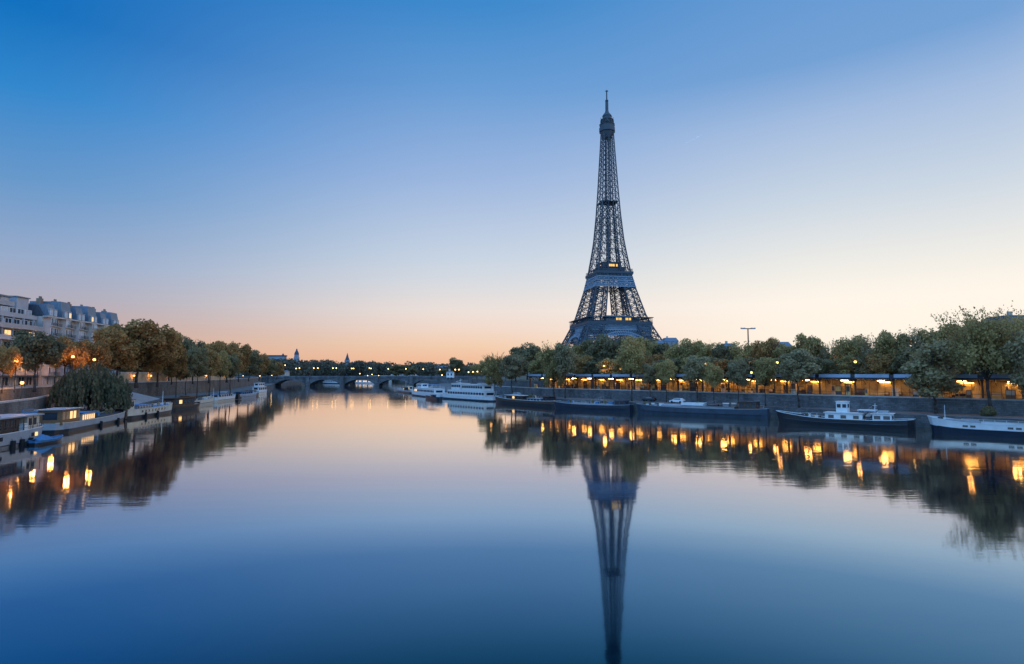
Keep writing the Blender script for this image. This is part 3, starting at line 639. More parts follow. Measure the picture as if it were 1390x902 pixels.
for f in range(7):
    z = .5 + f * 2.82
    for i in range(NB):
        x = i * bw
        for dx, yy in ((2.3, -.54), (3.4, -.54), (5.45, .77), (6.5, .77)):
            if dx < 4 and f == 0: yy = .77
            r_ = rw.random(); put(wnl if (f, i) in ((4, 3), (3, 2)) and dx > 5 else (wnc if r_ < .25 else wn), 'window', Bd, (x + dx, yy, z + .35))
        if f >= 1:
            bl = MB(); bl.bb(x + 4.75, x + bw + .95, -.15, .78, z + .02, z + .18)
            for zz in (.5, 1.05): bl.bb(x + 4.75, x + bw + .95, -.15, -.1, z + zz, z + zz + .05, 1)
            for q in range(10): bl.bb(x + 4.8 + q * .31, x + 4.83 + q * .31, -.15, -.1, z + .18, z + 1.05, 1)
            bl.build('balcony', [M_COPE, M_RAIL], Bd)
            bl = MB(); bl.bb(x + 1.6, x + 4.1, -1.1, -.52, z + .02, z + .16)
            for zz in (.5, 1.0): bl.bb(x + 1.6, x + 4.1, -1.1, -1.06, z + zz, z + zz + .05, 1)
            for q in range(10): bl.bb(x + 1.62 + q * .27, x + 1.65 + q * .27, -1.1, -1.06, z + .16, z + 1.0, 1)
            bl.build('balcony', [M_COPE, M_RAIL], Bd)

# dim houses on the slope behind the avenue trees
BL = offset_line(WALL_L, -27)
M_DIM = mat('dark_stone', (0.13, 0.125, 0.12), 0.9, 0.3, 0.3)  # dark stone colour with random mottling
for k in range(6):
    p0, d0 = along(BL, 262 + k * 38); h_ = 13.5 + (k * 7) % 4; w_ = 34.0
    t = thing('city_building', (p0.x, p0.y, ZU_L), 'dim dark stone house glimpsed between the trunks behind the avenue trees', 'building', math.atan2(d0.y, d0.x), 'dim houses behind the left avenue trees')
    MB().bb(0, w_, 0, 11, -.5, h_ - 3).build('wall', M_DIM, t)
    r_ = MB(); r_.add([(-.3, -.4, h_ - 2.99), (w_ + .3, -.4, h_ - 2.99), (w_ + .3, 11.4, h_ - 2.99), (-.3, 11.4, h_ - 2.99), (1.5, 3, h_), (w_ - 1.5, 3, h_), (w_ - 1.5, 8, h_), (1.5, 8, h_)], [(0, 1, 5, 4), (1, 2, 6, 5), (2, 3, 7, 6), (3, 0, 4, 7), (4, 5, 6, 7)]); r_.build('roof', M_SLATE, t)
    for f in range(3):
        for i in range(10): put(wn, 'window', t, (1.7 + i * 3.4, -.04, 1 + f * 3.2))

# ------------------------------------------------------------------ the lit riverside station on the right bank
sdv = Vector((-.667, .745)).normalized(); srz = math.atan2(sdv.y, sdv.x)
T0, T1 = -34.0, 146.0; o = Vector((104, 120)) + sdv * T0; LS = T1 - T0
st = thing('riverside_station', (o.x, o.y, ZS_R), 'long low station with glowing amber bays under a flat roof', 'station', srz)    # local x away from us, -y inland
MB().bb(0, LS, -9.6, .2, 4.2, 4.75).build('roof', M_ZINC, st)
n = 22; step = LS / n
for i in range(n):
    f_ = MB(); f_.bb(i * step + .5, (i + 1) * step - .5, .9, 1.15, 4.55, 5.35); f_.build('fascia_panel', M_FASCIA, st)
mb = MB(); mb.bb(0, LS, .25, .88, 4.6, 5.2); mb.bb(0, LS, .22, 1.5, 4.3, 4.5)
for i in range(n * 3): mb.bar((i * step / 3 + .4, -.6, 3.0), (i * step / 3 + .4, 1.3, 4.32), .16)
mb.build('eaves', M_NAVY, st)
rs = random.Random(21)
for i in range(n + 1):
    c_ = MB(); x = i * step; c_.bb(x - .19, x + .19, -.75, -.35, .02, 4.2); c_.bb(x - .3, x + .3, -.85, -.25, 3.9, 4.19); c_.build('column', M_BROWN, st)
MB().bb(0, LS, -9.6, -9.2, .01, 4.19).build('back_wall', M_INNER, st)
MB().bb(0, LS, -9.19, -.1, .004, .06).build('platform', M_PAVE, st)
mb = MB()
for i in range(n * 5):
    x = i * step / 5 + .2
    if i % 5: mb.bb(x - .03, x + .03, -.62, -.54, .06, 3.85)
mb.bb(0, LS, -.62, -.54, 1.05, 1.12); mb.bb(0, LS, -.62, -.54, 3.85, 3.95); mb.build('railing', M_POST, st)
pm = [M_INNER, M_WOOD, mat('yellow_panel', (.62, .45, .16), .6, .2, .5), M_BROWN, M_CREAM, mat('dark_poster', (.10, .09, .10), .5, .5, 1.5)]
for i in range(n):
    x = i * step
    for k in range(rs.choice((4, 5, 6))):
        w_ = rs.uniform(.5, 1.9); px_ = x + rs.uniform(.6, step - .8); y_ = rs.uniform(-8.6, -1.6); h_ = rs.uniform(1.0, 3.4)
        p = MB(); p.bb(px_ - w_ / 2, px_ + w_ / 2, y_ - .25, y_ + .25, .061, h_); p.bb(px_ - w_ / 2 + .1, px_ + w_ / 2 - .1, y_ + .25, y_ + .3, h_ * .45, h_ * .92, 1)
        p.build('partition', [rs.choice(pm), rs.choice(pm)], st)
    if 1:
        lx = x + step * rs.uniform(.35, .65); l_ = MB(); l_.bb(lx - .8, lx + .8, -3.3, -2.9, 3.72, 3.86); l_.bb(lx - .03, lx + .03, -3.13, -3.07, 3.87, 4.19, 1); l_.bb(lx - .9, lx + .9, -3.4, -2.8, 3.865, 3.9, 1); l_.build('ceiling_lamp', [E_HALL, M_POST], st)
        w_l = MB(); w_l.bb(x + step * .36, x + step * .64, -8.75, -8.62, 3.3, 3.4); w_l.bb(x + step * .35, x + step * .65, -9.19, -8.6, 3.403, 3.46, 1); w_l.build('added_wash_strip', [E_WASH, M_POST], st)  # second fitting is an added strip, there only to wash the back wall
# ------------------------------------------------------------------ boats
def hull_parts(root, Lb, B, f_mid, f_bow, f_stern, hull_m, deck_m=None, low_m=None, bow_len=.22, stern_len=.10, rail_m=None, split=.5):
    """hull lofted along x (bow at +x), waterline at z=0; lower strake, upper strake, deck, rail"""
    n = 26; rows = []
    for i in range(n + 1):
        t = i / n; x = -Lb / 2 + Lb * t
        w = 1.0
        if t > 1 - bow_len: u = (t - 1 + bow_len) / bow_len; w = math.sqrt(max(0.0, 1 - u ** 2.2)) * (1 - .12 * u)
        if t < stern_len: u = (stern_len - t) / stern_len; w = math.sqrt(max(0.0, 1 - .78 * u * u))
        h = f_mid + (f_bow - f_mid) * max(0, (t - .55) / .45) ** 2 + (f_stern - f_mid) * max(0, (.35 - t) / .35) ** 2
        rows.append((x, max(.02, w) * B / 2, h, t))
    lo, hi, dk, rl = MB(), MB(), MB(), MB()
    def skin(mb, za, zb, fa, fb):
        o = len(mb.v)
        for x, w, h, t in rows:
            rake = .8 * max(0, t - .85) / .15
            for s in (-1, 1):
                for zf, wf in ((za, fa), (zb, fb)):
                    z = zf(h); mb.v.append((x + rake * max(0, z) / max(h, .1) * .9, s * w * wf, z))
        for i in range(n):
            a = o + i * 4; b = a + 4
            mb.f += [(a, b, b + 1, a + 1), (b + 2, a + 2, a + 3, b + 3)]; mb.m += [0, 0]
        mb.f += [(o, o + 1, o + 3, o + 2), (o + n * 4 + 1, o + n * 4, o + n * 4 + 2, o + n * 4 + 3)]; mb.m += [0, 0]
    skin(lo, lambda h: -.5, lambda h: h * split, .86, .97); skin(hi, lambda h: h * split, lambda h: h, .972, 1.0)
    h_ = lo.build('hull', low_m or hull_m, root); hi.build('upper_strake', hull_m, root)
    for s in (-1, 1): MB().path([(x, s * (w * .972 + .05), h * split) for x, w, h, t in rows[1:-1]], .07, 4).build('rubbing_strake', M_BLACK if hull_m is not M_BLACK else M_STEEL, h_)
    o = 0
    for x, w, h, t in rows: dk.v += [(x, -w * .98, h - .28), (x, w * .98, h - .28)]
    dk.f = [(2 * i, 2 * i + 2, 2 * i + 3, 2 * i + 1) for i in range(n)]; dk.m = [0] * n
    dk.build('deck', deck_m or M_DECK, root)
    for s in (-1, 1): MB().path([(x + .8 * max(0, t - .85) / .15 * .9, s * w, h + .02) for x, w, h, t in rows], .085, 4).build('gunwale', rail_m or M_WHITE, root)
    return rows
def cabin(root, x0, x1, w, z0, z1, m, nwin=4, roof_m=None, lit=(), wh=.5, wb=.35, over=.25, wm=None, name='cabin', gap=.3, roof_t=.12):
    c = MB().bb(x0, x1, -w / 2, w / 2, z0, z1).build(name, m, root)
    MB().bb(x0 - over, x1 + over, -w / 2 - over, w / 2 + over, z1 + .003, z1 + roof_t).build('roof', roof_m or m, c)
    h = z1 - z0; ws = (x1 - x0) / max(1, nwin)
    for s in (-1, 1):
        for i in range(nwin):
            k = MB(); a = x0 + (i + gap / 2) * ws; b = x0 + (i + 1 - gap / 2) * ws
            k.bb(a, b, s * w / 2 - .02, s * w / 2 + .02, z0 + h * wb, z0 + h * (wb + wh))
            k.bb(a - .05, b + .05, s * w / 2 - .03, s * w / 2 + .03, z0 + h * (wb + wh), z0 + h * (wb + wh) + .06, 1); k.bb(a - .05, b + .05, s * w / 2 - .04, s * w / 2 + .04, z0 + h * wb - .06, z0 + h * wb, 1)
            k.build('window', [E_WIN if i in lit else (wm or M_GLASS), m], c)
    for s, x in ((-1, x0), (1, x1)):
        k = MB(); k.bb(x - .02, x + .02, -w * .3, w * .3, z0 + h * wb, z0 + h * (wb + wh)); k.build('window', M_GLASS, c)
    return c
def railing(root, pts, z0, h, m=M_WHITE, step=1.6):
    mb = MB()
    for a, b in zip(pts[:-1], pts[1:]):
        a, b = Vector(a), Vector(b); n = max(1, int((b - a).length / step))
        for i in range(n + 1): p = a + (b - a) * i / n; mb.tube((p.x, p.y, z0), (p.x, p.y, z0 + h), .03, None, 4)
        for k in (.5, 1): mb.tube((a.x, a.y, z0 + h * k), (b.x, b.y, z0 + h * k), .028, None, 4)
    return mb.build('railing', m, root)
def fenders(root, xs, w, z=.25, r=.34):
    for x in xs:
        mb = MB(); mb.tube((x, -w - r * .5, z - .5), (x, -w - r * .5, z + .7), r, None, 8); mb.tube((x, -w - .08, z + .7), (x, -w + .1, z + 1.4), .03, None, 4); mb.build('fender', M_RUB, root)
def place(name, near, far, B, label, cat, group=None):
    """boat whose waterline shows from pixel-ray point NEAR to FAR; bow towards FAR"""
    a, b = near, far; d = (b - a); L_ = d.length; d.normalize(); c = (a + b) / 2
    nrm = Vector((-d.y, d.x, 0))
    if nrm.dot(c) < 0: nrm = -nrm
    c = c + nrm * B / 2
    return thing(name, c, label, cat, math.atan2(d.y, d.x), group), L_
def deck_clutter(root, x0, x1, w, z, n, seed, mats):
    r = random.Random(seed)
    for i in range(n):
        mb = MB(); x = r.uniform(x0, x1); y = r.uniform(-w / 2, w / 2); k = r.random(); m = r.choice(mats)
        if k < .4: a, b, h = r.uniform(.5, 1.6), r.uniform(.4, 1.2), r.uniform(.3, .9); mb.bb(x - a / 2, x + a / 2, y - b / 2, y + b / 2, z, z + h); mb.bb(x - a / 2 - .05, x + a / 2 + .05, y - b / 2 - .05, y + b / 2 + .05, z + h, z + h + .06); mb.build('locker', m, root)
        elif k < .7: mb.lathe((x, y, z), [(.26, 0), (.32, .4), (.3, .42), (.1, .43)], 8); mb.ball((x, y, z + .75), .42, 8, 5); mb.build('planter', M_BARK if False else LF_DARK, root)
        else: mb.lathe((x, y, z), [(.16, 0), (.14, .5), (.24, .52), (.22, .62)], 8); mb.build('bollard', M_BLACK, root)

# --- right bank, from the near one away
t, Lb = place('houseboat', W(1420, 597.5), W(1262, 588), 5.2, 'white topped houseboat with navy lower hull moored by the tall forked tree', 'boat')
hull_parts(t, Lb, 5.2, 2.15, 3.0, 2.3, M_WHITE, M_DECK, M_NAVY, .2, split=.5)
for x in (1.6, 2.7, -3.6, -4.7):
    for s in (-1, 1): MB().bb(x - .38, x + .38, s * 2.57 - .03, s * 2.57 + .03, 1.42, 1.78).build('porthole', M_GLASS, t)
cabin(t, -9.5, -6.2, 3.4, 1.9, 4.0, M_WHITE, 3, wb=.45, wh=.4, name='wheelhouse')
MB().bb(1.0, 6.2, -1.6, 1.6, 1.95, 2.35).bb(1.2, 6, -1.3, 1.3, 2.35, 2.6).build('hatch_cover', M_GREY, t)
MB().tube((Lb / 2 - 2.0, 0, 2.6), (Lb / 2 - 2.0, 0, 5.2), .06, .03, 6).build('mast', M_WHITE, t)
railing(t, [(-5.8, -2.4, 0), (4, -2.4, 0)], 2.1, .5); fenders(t, (0.4,), 2.6, .35)
MB().box((Lb / 2 - 1.3, 0, 2.75), (.8, .5, .3)).build('anchor_winch', M_RAIL, t)

t, Lb = place('barge', W(1240, 584.5), W(1054, 575), 5.0, 'black hulled barge with a white boxy wheelhouse amidships and white cabins', 'boat')
hull_parts(t, Lb, 5.0, 1.55, 2.7, 2.0, M_BLACK, M_DECK, M_BLACK, .25, rail_m=M_WHITE)
k = Lb / 27.0
cabin(t, -4.2 * k, 3.2 * k, 3.7, 1.2, 2.75, M_WHITE, 3, wb=.3, wh=.45, gap=.55)
wh = cabin(t, -1.2 * k, 1.0 * k, 2.5, 2.9, 5.1, M_WHITE, 2, wb=.45, wh=.35, name='wheelhouse', over=.12)
cabin(t, -9.6 * k, -6.1 * k, 3.5, 1.3, 2.9, M_WHITE, 2, wb=.3, wh=.45)
aw = MB(); aw.bb(-6.6 * k, -3.2 * k, -1.7, 1.7, 3.45, 3.58)
aw.build('awning', M_WHITE, t)
for x in (-6.5 * k, -3.4 * k):
    for y in (-1.6, 1.6): MB().tube((x, y, 1.3), (x, y, 3.45), .05).build('awning_post', M_GREY, t)
MB().bb(-8.9 * k, -7 * k, -1, 1, 3.03, 3.5).build('skylight', M_GREY, t); MB().tube((-6.4 * k, .5, 3.5), (-6.5 * k, .5, 5.0), .07, .04).bar((-6.9 * k, .5, 4.5), (-6 * k, .5, 4.5), .08).build('mast', M_WHITE, t)
deck_clutter(t, 4 * k, 11 * k, 2.6, 1.3, 9, 4, [M_WHITE, M_STEEL, M_GREY]); railing(t, [(4 * k, -2.1, 0), (11 * k, -1.3, 0)], 1.5, .9)

t, Lb = place('barge', W(1040, 568.5), W(862, 561), 5.0, 'long steel blue barge with amber lit portholes and a pale hatch deck', 'boat')
hull_parts(t, Lb, 5.0, 2.0, 2.6, 2.3, M_STEEL, M_DECK, M_STEEL, .16, rail_m=M_GREY, split=.35); k = Lb / 33; fenders(t, (-12, -6.5, 1.5, 6, 11), 2.45, .5, .3)
MB().bb(-9 * k, 9.5 * k, -1.75, 1.75, 1.7, 2.35).add([(-9 * k, -1.9, 2.353), (9.5 * k, -1.9, 2.353), (9.5 * k, 1.9, 2.353), (-9 * k, 1.9, 2.353), (-9 * k, 0, 2.8), (9.5 * k, 0, 2.8)], [(0, 1, 5, 4), (2, 3, 4, 5), (1, 2, 5), (3, 0, 4)]).build('hatch_cover', M_GREY, t)
MB().bb(-1.5 * k, 4.2 * k, -1.6, 1.6, 2.6, 3.3).build('tarpaulin', M_WHITE, t)
cabin(t, -14.2 * k, -10.2 * k, 3.5, 1.9, 3.9, M_BROWN, 3, roof_m=M_SLATE)
MB().bb(-10 * k, -2 * k, -1.9, 1.9, 3.1, 3.2).build('awning', M_SLATE, t)
for x, w_, m_ in ((-1.2, .34, E_PORT), (-2.7, .34, E_PORT), (-8.2, .55, E_PORT), (-5.4, .4, M_GLASS), (-10.4, .45, M_GREY), (7, .3, M_GREY)):
    MB().bb(x * k - w_, x * k + w_, -2.54, -2.47, .95, 1.5).build('porthole', m_, t)
deck_clutter(t, 10 * k, 15 * k, 3, 1.9, 9, 8, [M_WHITE, M_STEEL, M_GREY]); deck_clutter(t, -9 * k, 9 * k, 2, 2.6, 8, 88, [M_WHITE, M_CREAM, M_GREY]); railing(t, [(-15 * k, -2.2, 0), (-9 * k, -2.3, 0)], 2.0, .9)

t, Lb = place('barge', W(852, 559.5), W(748, 555), 4.8, 'navy barge with a low pale deck and a white box near its stern', 'boat')
hull_parts(t, Lb, 4.8, 1.7, 2.4, 2.0, M_NAVY, M_DECK, M_NAVY, .2, rail_m=M_GREY); k = Lb / 26; fenders(t, (-6, 1, 8), 2.35, .4, .3)
MB().bb(-8 * k, 7 * k, -1.7, 1.7, 1.4, 2.0).build('hatch_cover', M_GREY, t); MB().bb(-2.6 * k, -.2 * k, -2.46, -1.72, .7, 2.1).build('side_locker', M_WHITE, t)
cabin(t, -11.6 * k, -8.4 * k, 3, 1.5, 3.1, M_STEEL, 2); deck_clutter(t, -8 * k, 9 * k, 2.4, 2.0, 14, 15, [M_STEEL, M_WHITE, M_BLUE, M_GREY]); railing(t, [(-8 * k, -2.2, 0), (8 * k, -2.2, 0)], 1.7, .8)

t, Lb = place('barge', W(750, 553.5), W(667, 547), 4.8, 'dark brown barge with a long white rail and a flat sun roof', 'boat')
hull_parts(t, Lb, 4.8, 1.8, 2.7, 2.1, M_BROWN, M_DECK, M_BLACK, .2, rail_m=M_WHITE); k = Lb / 31; fenders(t, (-8, -1, 5), 2.35, .5, .3)
cabin(t, 0 * k, 8 * k, 3.5, 1.5, 3.2, M_BROWN, 5, roof_m=M_WHITE, over=.5, lit=(2,)); cabin(t, -9 * k, -3 * k, 3.4, 1.5, 2.5, M_GREY, 4); cabin(t, -13 * k, -10 * k, 2.6, 1.6, 3.3, M_BLACK, 2)
deck_clutter(t, 9 * k, 14 * k, 2, 1.7, 7, 3, [M_BLUE, M_WHITE]); deck_clutter(t, -9 * k, -1 * k, 2.4, 2.6, 8, 37, [M_GREY, M_WHITE, M_CREAM])

def ferry(near, far, label, decks, Bm=6.6, lit=()):
    t, Lb = place('river_cruiser', near, far, Bm, label, 'boat'); hull_parts(t, Lb, Bm, 1.7, 2.5, 1.9, M_WHITE, M_DECK, M_STEEL, .16, split=.3)
    cabin(t, -Lb * .40, Lb * .30, Bm - .7, 1.45, 4.0, M_WHITE, 14, wb=.38, wh=.38, gap=.25, over=.1, lit=lit)
    if decks > 1:
        cabin(t, -Lb * .36, Lb * .02, Bm - 1.1, 4.15, 6.5, M_WHITE, 9, wb=.4, wh=.38, gap=.2, over=.5, name='upper_cabin')
        cabin(t, Lb * .06, Lb * .24, Bm - 1.6, 4.15, 6.9, M_WHITE, 5, wb=.42, wh=.38, name='wheelhouse', gap=.2)
        railing(t, [(-Lb * .4, -Bm / 2 + .5, 0), (Lb * .3, -Bm / 2 + .5, 0), (Lb * .3, Bm / 2 - .5, 0)], 4.12, 1.0)
        MB().bb(-Lb * .3, -Lb * .2, -1, 1, 6.65, 7.3).build('roof_unit', M_GREY, t); MB().tube((Lb * .16, 0, 7), (Lb * .16, 0, 9), .07).build('mast', M_WHITE, t)
    else:
        cabin(t, Lb * .1, Lb * .24, Bm - 2.4, 4.15, 6.0, M_WHITE, 3, name='wheelhouse', wb=.42, wh=.4)
        railing(t, [(-Lb * .4, -Bm / 2 + .5, 0), (Lb * .08, -Bm / 2 + .5, 0)], 4.12, 1.0); MB().bb(-Lb * .3, -Lb * .02, -Bm / 2 + .8, Bm / 2 - .8, 5.9, 6.0).build('canopy', M_BLUE, t)
        for x in (-.29, -.16, -.03):
            for y in (-1, 1): MB().tube((x * Lb, y * (Bm / 2 - 1), 4.1), (x * Lb, y * (Bm / 2 - 1), 5.9), .06).build('canopy_post', M_WHITE, t)
    return t
ferry(W(664, 545.8), W(594, 541), 'large white double decked cruiser with rows of dark windows', 2)
ferry(W(592, 541), W(555, 536.5), 'smaller single decked white cruiser with a blue canopy, moored beyond the double decker', 1, 6, lit=(12, 13))
t, Lb = place('tender', W(594, 544.0), W(575, 541.3), 2.6, 'low dark tender lying in front of the white cruisers', 'boat')
hull_parts(t, Lb, 2.6, 1.0, 1.3, 1.1, M_NAVY, M_STEEL, M_BLACK, .3, rail_m=M_NAVY); cabin(t, -1.5, 1.2, 1.7, .7, 1.9, M_NAVY, 2)
t, Lb = place('motor_boat', W(556, 534.5), W(538, 531.8), 3.4, 'dark motor boat with a small mast moored before the bridge', 'boat')
hull_parts(t, Lb, 3.4, 1.3, 1.8, 1.4, M_GREY, M_DECK, M_BLACK, .3); cabin(t, -3, 2, 2.4, 1.0, 3.0, M_BROWN, 3, lit=(1,)); MB().tube((-1, 0, 3), (-1, 0, 7), .08, .04).build('mast', M_WHITE, t)
t, Lb = place('motor_boat', W(558, 533), W(549, 530.6), 3.4, 'small boat with warm glowing cabin beside the single decked cruiser', 'boat')
hull_parts(t, Lb, 3.4, 1.3, 1.7, 1.4, M_CREAM, M_DECK, M_BROWN, .3); cabin(t, -4, 4, 2.6, 1.0, 3.2, M_CREAM, 5, lit=(0, 1, 3, 4))
t, Lb = place('river_cruiser', W(508, 521.2), W(480, 520.6), 6, 'lit cruiser moored behind the third arch of the stone bridge', 'boat')
hull_parts(t, Lb, 6, 1.5, 2, 1.6, M_WHITE, M_DECK, M_WHITE, .15); cabin(t, -Lb * .4, Lb * .4, 4.8, 1.3, 3.8, M_WHITE, 12, lit=(0, 1, 2, 4, 5, 6, 8, 9, 11), wb=.2, wh=.6)
t, Lb = place('river_cruiser', W(470, 521.4), W(436, 520.8), 6, 'pale cruiser with a blue white roof moored behind the second bridge arch', 'boat')
hull_parts(t, Lb, 6, 1.5, 2, 1.6, M_WHITE, M_DECK, M_NAVY, .15); cabin(t, -Lb * .4, Lb * .4, 4.8, 1.3, 3.9, M_WHITE, 12)

# --- left bank, from the near one away
t, Lb = place('restaurant_boat', W(-95, 629), W(66, 598.2), 5.6, 'pale grey restaurant boat with glazed upper deck and black fenders', 'boat')
hull_parts(t, Lb, 5.6, 2.15, 2.65, 2.3, M_GREY, M_DECK, M_GREY, .10, split=.2); k = Lb
x1, x0 = k / 2 - 1.4, -k / 2 + 2
MB().bb(x0, x1, -2.7, 2.7, 4.35, 4.55).bb(x0, x1 - 9, -1.6, 1.6, 4.56, 4.75).build('roof', M_GREY, t)
for i in range(10):
    x = x0 + .2 + (x1 - x0 - .4) * i / 9
    for y in (-2.5, 2.5): MB().tube((x, y, 2.0), (x, y, 4.35), .06).build('roof_post', M_BROWN, t)
c = MB().bb(x0 + 1, x1 - 5.2, -1.9, 1.9, 1.95, 4.33).build('saloon', M_BROWN, t)
for i in range(9):
    for s in (-1, 1): MB().bb(x0 + 1.3 + i * 1.7, x0 + 2.6 + i * 1.7, s * 1.9 - .03, s * 1.9 + .03, 2.7, 4.0).build('window', E_WIN if False else M_GLASS, c)
c = MB().bb(x1 - 3.6, x1 - .4, -2.2, 2.2, 2.05, 4.33).build('cabin', M_CREAM, t)
for x in (-3.2, -2.0): MB().bb(x1 + x, x1 + x + .8, -2.24, -2.17, 2.9, 4.0).build('window', M_GLASS, c)
MB().bb(x1 - 5.0, x1 - 3.9, -2.5, -1.9, 2.1, 3.3).build('serving_counter', M_WHITE, t)
railing(t, [(x0, -2.62, 0), (x1, -2.62, 0)], 2.2, .95, M_RAIL)
for x, m_ in ((k / 2 - 12.2, M_GLASS), (k / 2 - 4.4, M_GLASS), (k / 2 - 17, M_GLASS), (k / 2 - 3.6, E_WIN)): MB().bb(x - .4, x + .4, -2.83, -2.76, 1.15, 1.75).build('porthole', m_, t)
fenders(t, (k / 2 - 9.6, k / 2 - 7.4, k / 2 - 5.2), 2.75, .3, .36)
t, Lb = place('dinghy', W(52, 605), W(88, 599), 1.9, 'small dinghy under a bright blue tarpaulin beside the restaurant boat', 'boat')
hull_parts(t, Lb, 1.9, .6, .9, .7, M_BLUE, M_DECK, M_BLACK, .35, rail_m=M_BLUE)
mb = MB(); n = 9
for i in range(n):
    x = -Lb * .4 + Lb * .55 * i / (n - 1); hh = .75 + .5 * math.sin(math.pi * i / (n - 1)) * (1 + .25 * math.sin(i * 2.1)); mb.v += [(x, -.85, .62), (x, -.4, hh), (x, 0, hh + .16), (x, .4, hh), (x, .85, .62)]
for i in range(n - 1):
    for j in range(4): mb.f.append((i * 5 + j, i * 5 + j + 1, i * 5 + j + 6, i * 5 + j + 5)); mb.m.append(0)
mb.build('tarpaulin', M_BLUE, t); MB().bb(Lb * .22, Lb * .28, -.7, .7, .5, .58).build('seat', M_WHITE, t)

t, Lb = place('houseboat', W(86, 589), W(177, 570), 5.0, 'long grey houseboat with two amber windowed cabins and a beige rail', 'boat')
hull_parts(t, Lb, 5.0, 1.75, 2.3, 1.9, M_GREY, M_DECK, M_BLACK, .16, rail_m=M_CREAM, split=.35); h = Lb / 2
cabin(t, -h + .6, -h + 8.2, 3.8, 1.5, 4.3, M_WOOD, 5, roof_m=M_GREY, lit=(2, 3), wb=.35, wh=.5, over=.5)
cabin(t, -h + 9.6, -h + 15.8, 3.6, 1.5, 3.1, M_CREAM, 6, roof_m=M_BLUE, wb=.2, wh=.6, lit=(0, 1, 2, 3, 4, 5), gap=.45)
MB().bb(-h + 16.6, h - 4, -1.7, 1.7, 1.6, 2.1).build('hatch_cover', M_STEEL, t); deck_clutter(t, -h + 16.6, h - 3, 3, 2.1, 9, 31, [M_BLUE, M_WHITE, M_STEEL]); fenders(t, (-h + 17, h - 8), 2.4, .3, .3)
t, Lb = place('barge', W(174, 570.2), W(239, 560), 5.0, 'cream barge with a row of small square portholes and black stern', 'boat')
hull_parts(t, Lb, 5.0, 2.2, 2.8, 2.4, M_CREAM, M_BLUE, M_BLACK, .14, rail_m=M_CREAM, split=.32); h = Lb / 2
for i in range(8): MB().bb(-h + 7 + i * 1.9, -h + 7.7 + i * 1.9, -2.56, -2.42, 1.3, 1.9).build('porthole', M_GLASS, t)
cabin(t, -h + 2.4, -h + 5.4, 2.8, 2.1, 4.6, M_CREAM, 2, roof_m=M_WOOD, name='wheelhouse'); cabin(t, -h + 6.4, -h + 14, 3.4, 2.0, 3.0, M_GREY, 5, roof_m=M_BLUE); railing(t, [(-h + 6, -2.3, 0), (h - 3, -2.2, 0)], 2.4, .8); MB().tube((h - 3, 0, 2.2), (h - 3, 0, 6.2), .1, .05).build('mast', M_WHITE, t); fenders(t, (-h + 9, -h + 16), 2.45, .5, .3); deck_clutter(t, -h + 14.5, h - 2, 3, 2.1, 7, 12, [M_BLUE, M_STEEL, M_GREY])
MB().bb(-h - .1, -h + 2.2, -1.9, 1.9, .2, 2.45).build('stern_platform', M_BLACK, t)
t, Lb = place('cabin_boat', W(236, 558.4), W(276, 554), 4.4, 'dark brown wooden cabin boat with an overhanging roof', 'boat')
hull_parts(t, Lb, 4.4, 1.3, 1.9, 1.5, M_BROWN, M_DECK, M_BLACK, .22, rail_m=M_WOOD); h = Lb / 2; cabin(t, -h + 1, h - 4.5, 3.4, 1.1, 3.6, M_BROWN, 5, roof_m=M_BROWN, over=.7, wb=.35, wh=.45, lit=(1,))
t, Lb = place('barge', W(257, 553.2), W(294, 548), 4.6, 'tan hulled barge tucked behind the brown cabin boat', 'boat')
hull_parts(t, Lb, 4.6, 1.9, 2.7, 2.0, M_CREAM, M_DECK, M_CREAM, .2, rail_m=M_CREAM, split=.4); h = Lb / 2; cabin(t, -h + 2, -h + 7, 3, 1.6, 3.6, M_WOOD, 3); deck_clutter(t, -h + 8, h - 2, 2.6, 1.7, 14, 19, [M_STEEL, M_BLUE, M_WOOD, M_WHITE]); railing(t, [(-h + 7, -2.1, 0), (h - 3, -1.9, 0)], 1.9, .8); MB().tube((h - 4, 0, 1.8), (h - 4, 0, 6.4), .1, .05).build('mast', M_WOOD, t)
t, Lb = place('houseboat', W(296, 546.4), W(323, 542.8), 4.6, 'blue white houseboat with a tan waterline and a slim mast', 'boat')
hull_parts(t, Lb, 4.6, 1.7, 2.3, 1.8, M_WHITE, M_DECK, M_CREAM, .2, split=.45); h = Lb / 2; cabin(t, -h + 3, h - 5, 3.4, 1.4, 2.9, M_WHITE, 6, roof_m=M_BLUE); deck_clutter(t, h - 5, h - 1.5, 2, 1.5, 6, 5, [M_STEEL, M_WOOD, M_GREY]); MB().tube((-h + 1.6, 0, 1.5), (-h + 1.6, 0, 5.6), .16, .06).build('mast', M_WHITE, t)
t, Lb = place('barge', W(324, 542.6), W(351, 540), 4.8, 'grey hulled barge with a black stern and low blue cabin', 'boat')
hull_parts(t, Lb, 4.8, 2.0, 2.6, 2.2, M_GREY, M_DECK, M_GREY, .16, rail_m=M_WHITE); h = Lb / 2; cabin(t, -h + 5, h - 5, 3.4, 1.8, 3.0, M_BLUE, 5, roof_m=M_STEEL); MB().bb(-h - .1, -h + 3, -2.3, 2.3, .2, 2.3).build('stern_platform', M_BLACK, t)
t, Lb = place('motor_boat', W(351, 535.2), W(365, 533.8), 4.2, 'white motor boat with tall blue tinted cabin near the bridge end', 'boat')
hull_parts(t, Lb, 4.2, 1.5, 2.2, 1.6, M_WHITE, M_DECK, M_WHITE, .3); h = Lb / 2; cabin(t, -h + 1.5, h - 4, 3.4, 1.3, 3.8, M_WHITE, 4); cabin(t, -h + 2.5, h - 6, 2.6, 3.95, 6.0, M_WHITE, 3, name='wheelhouse')

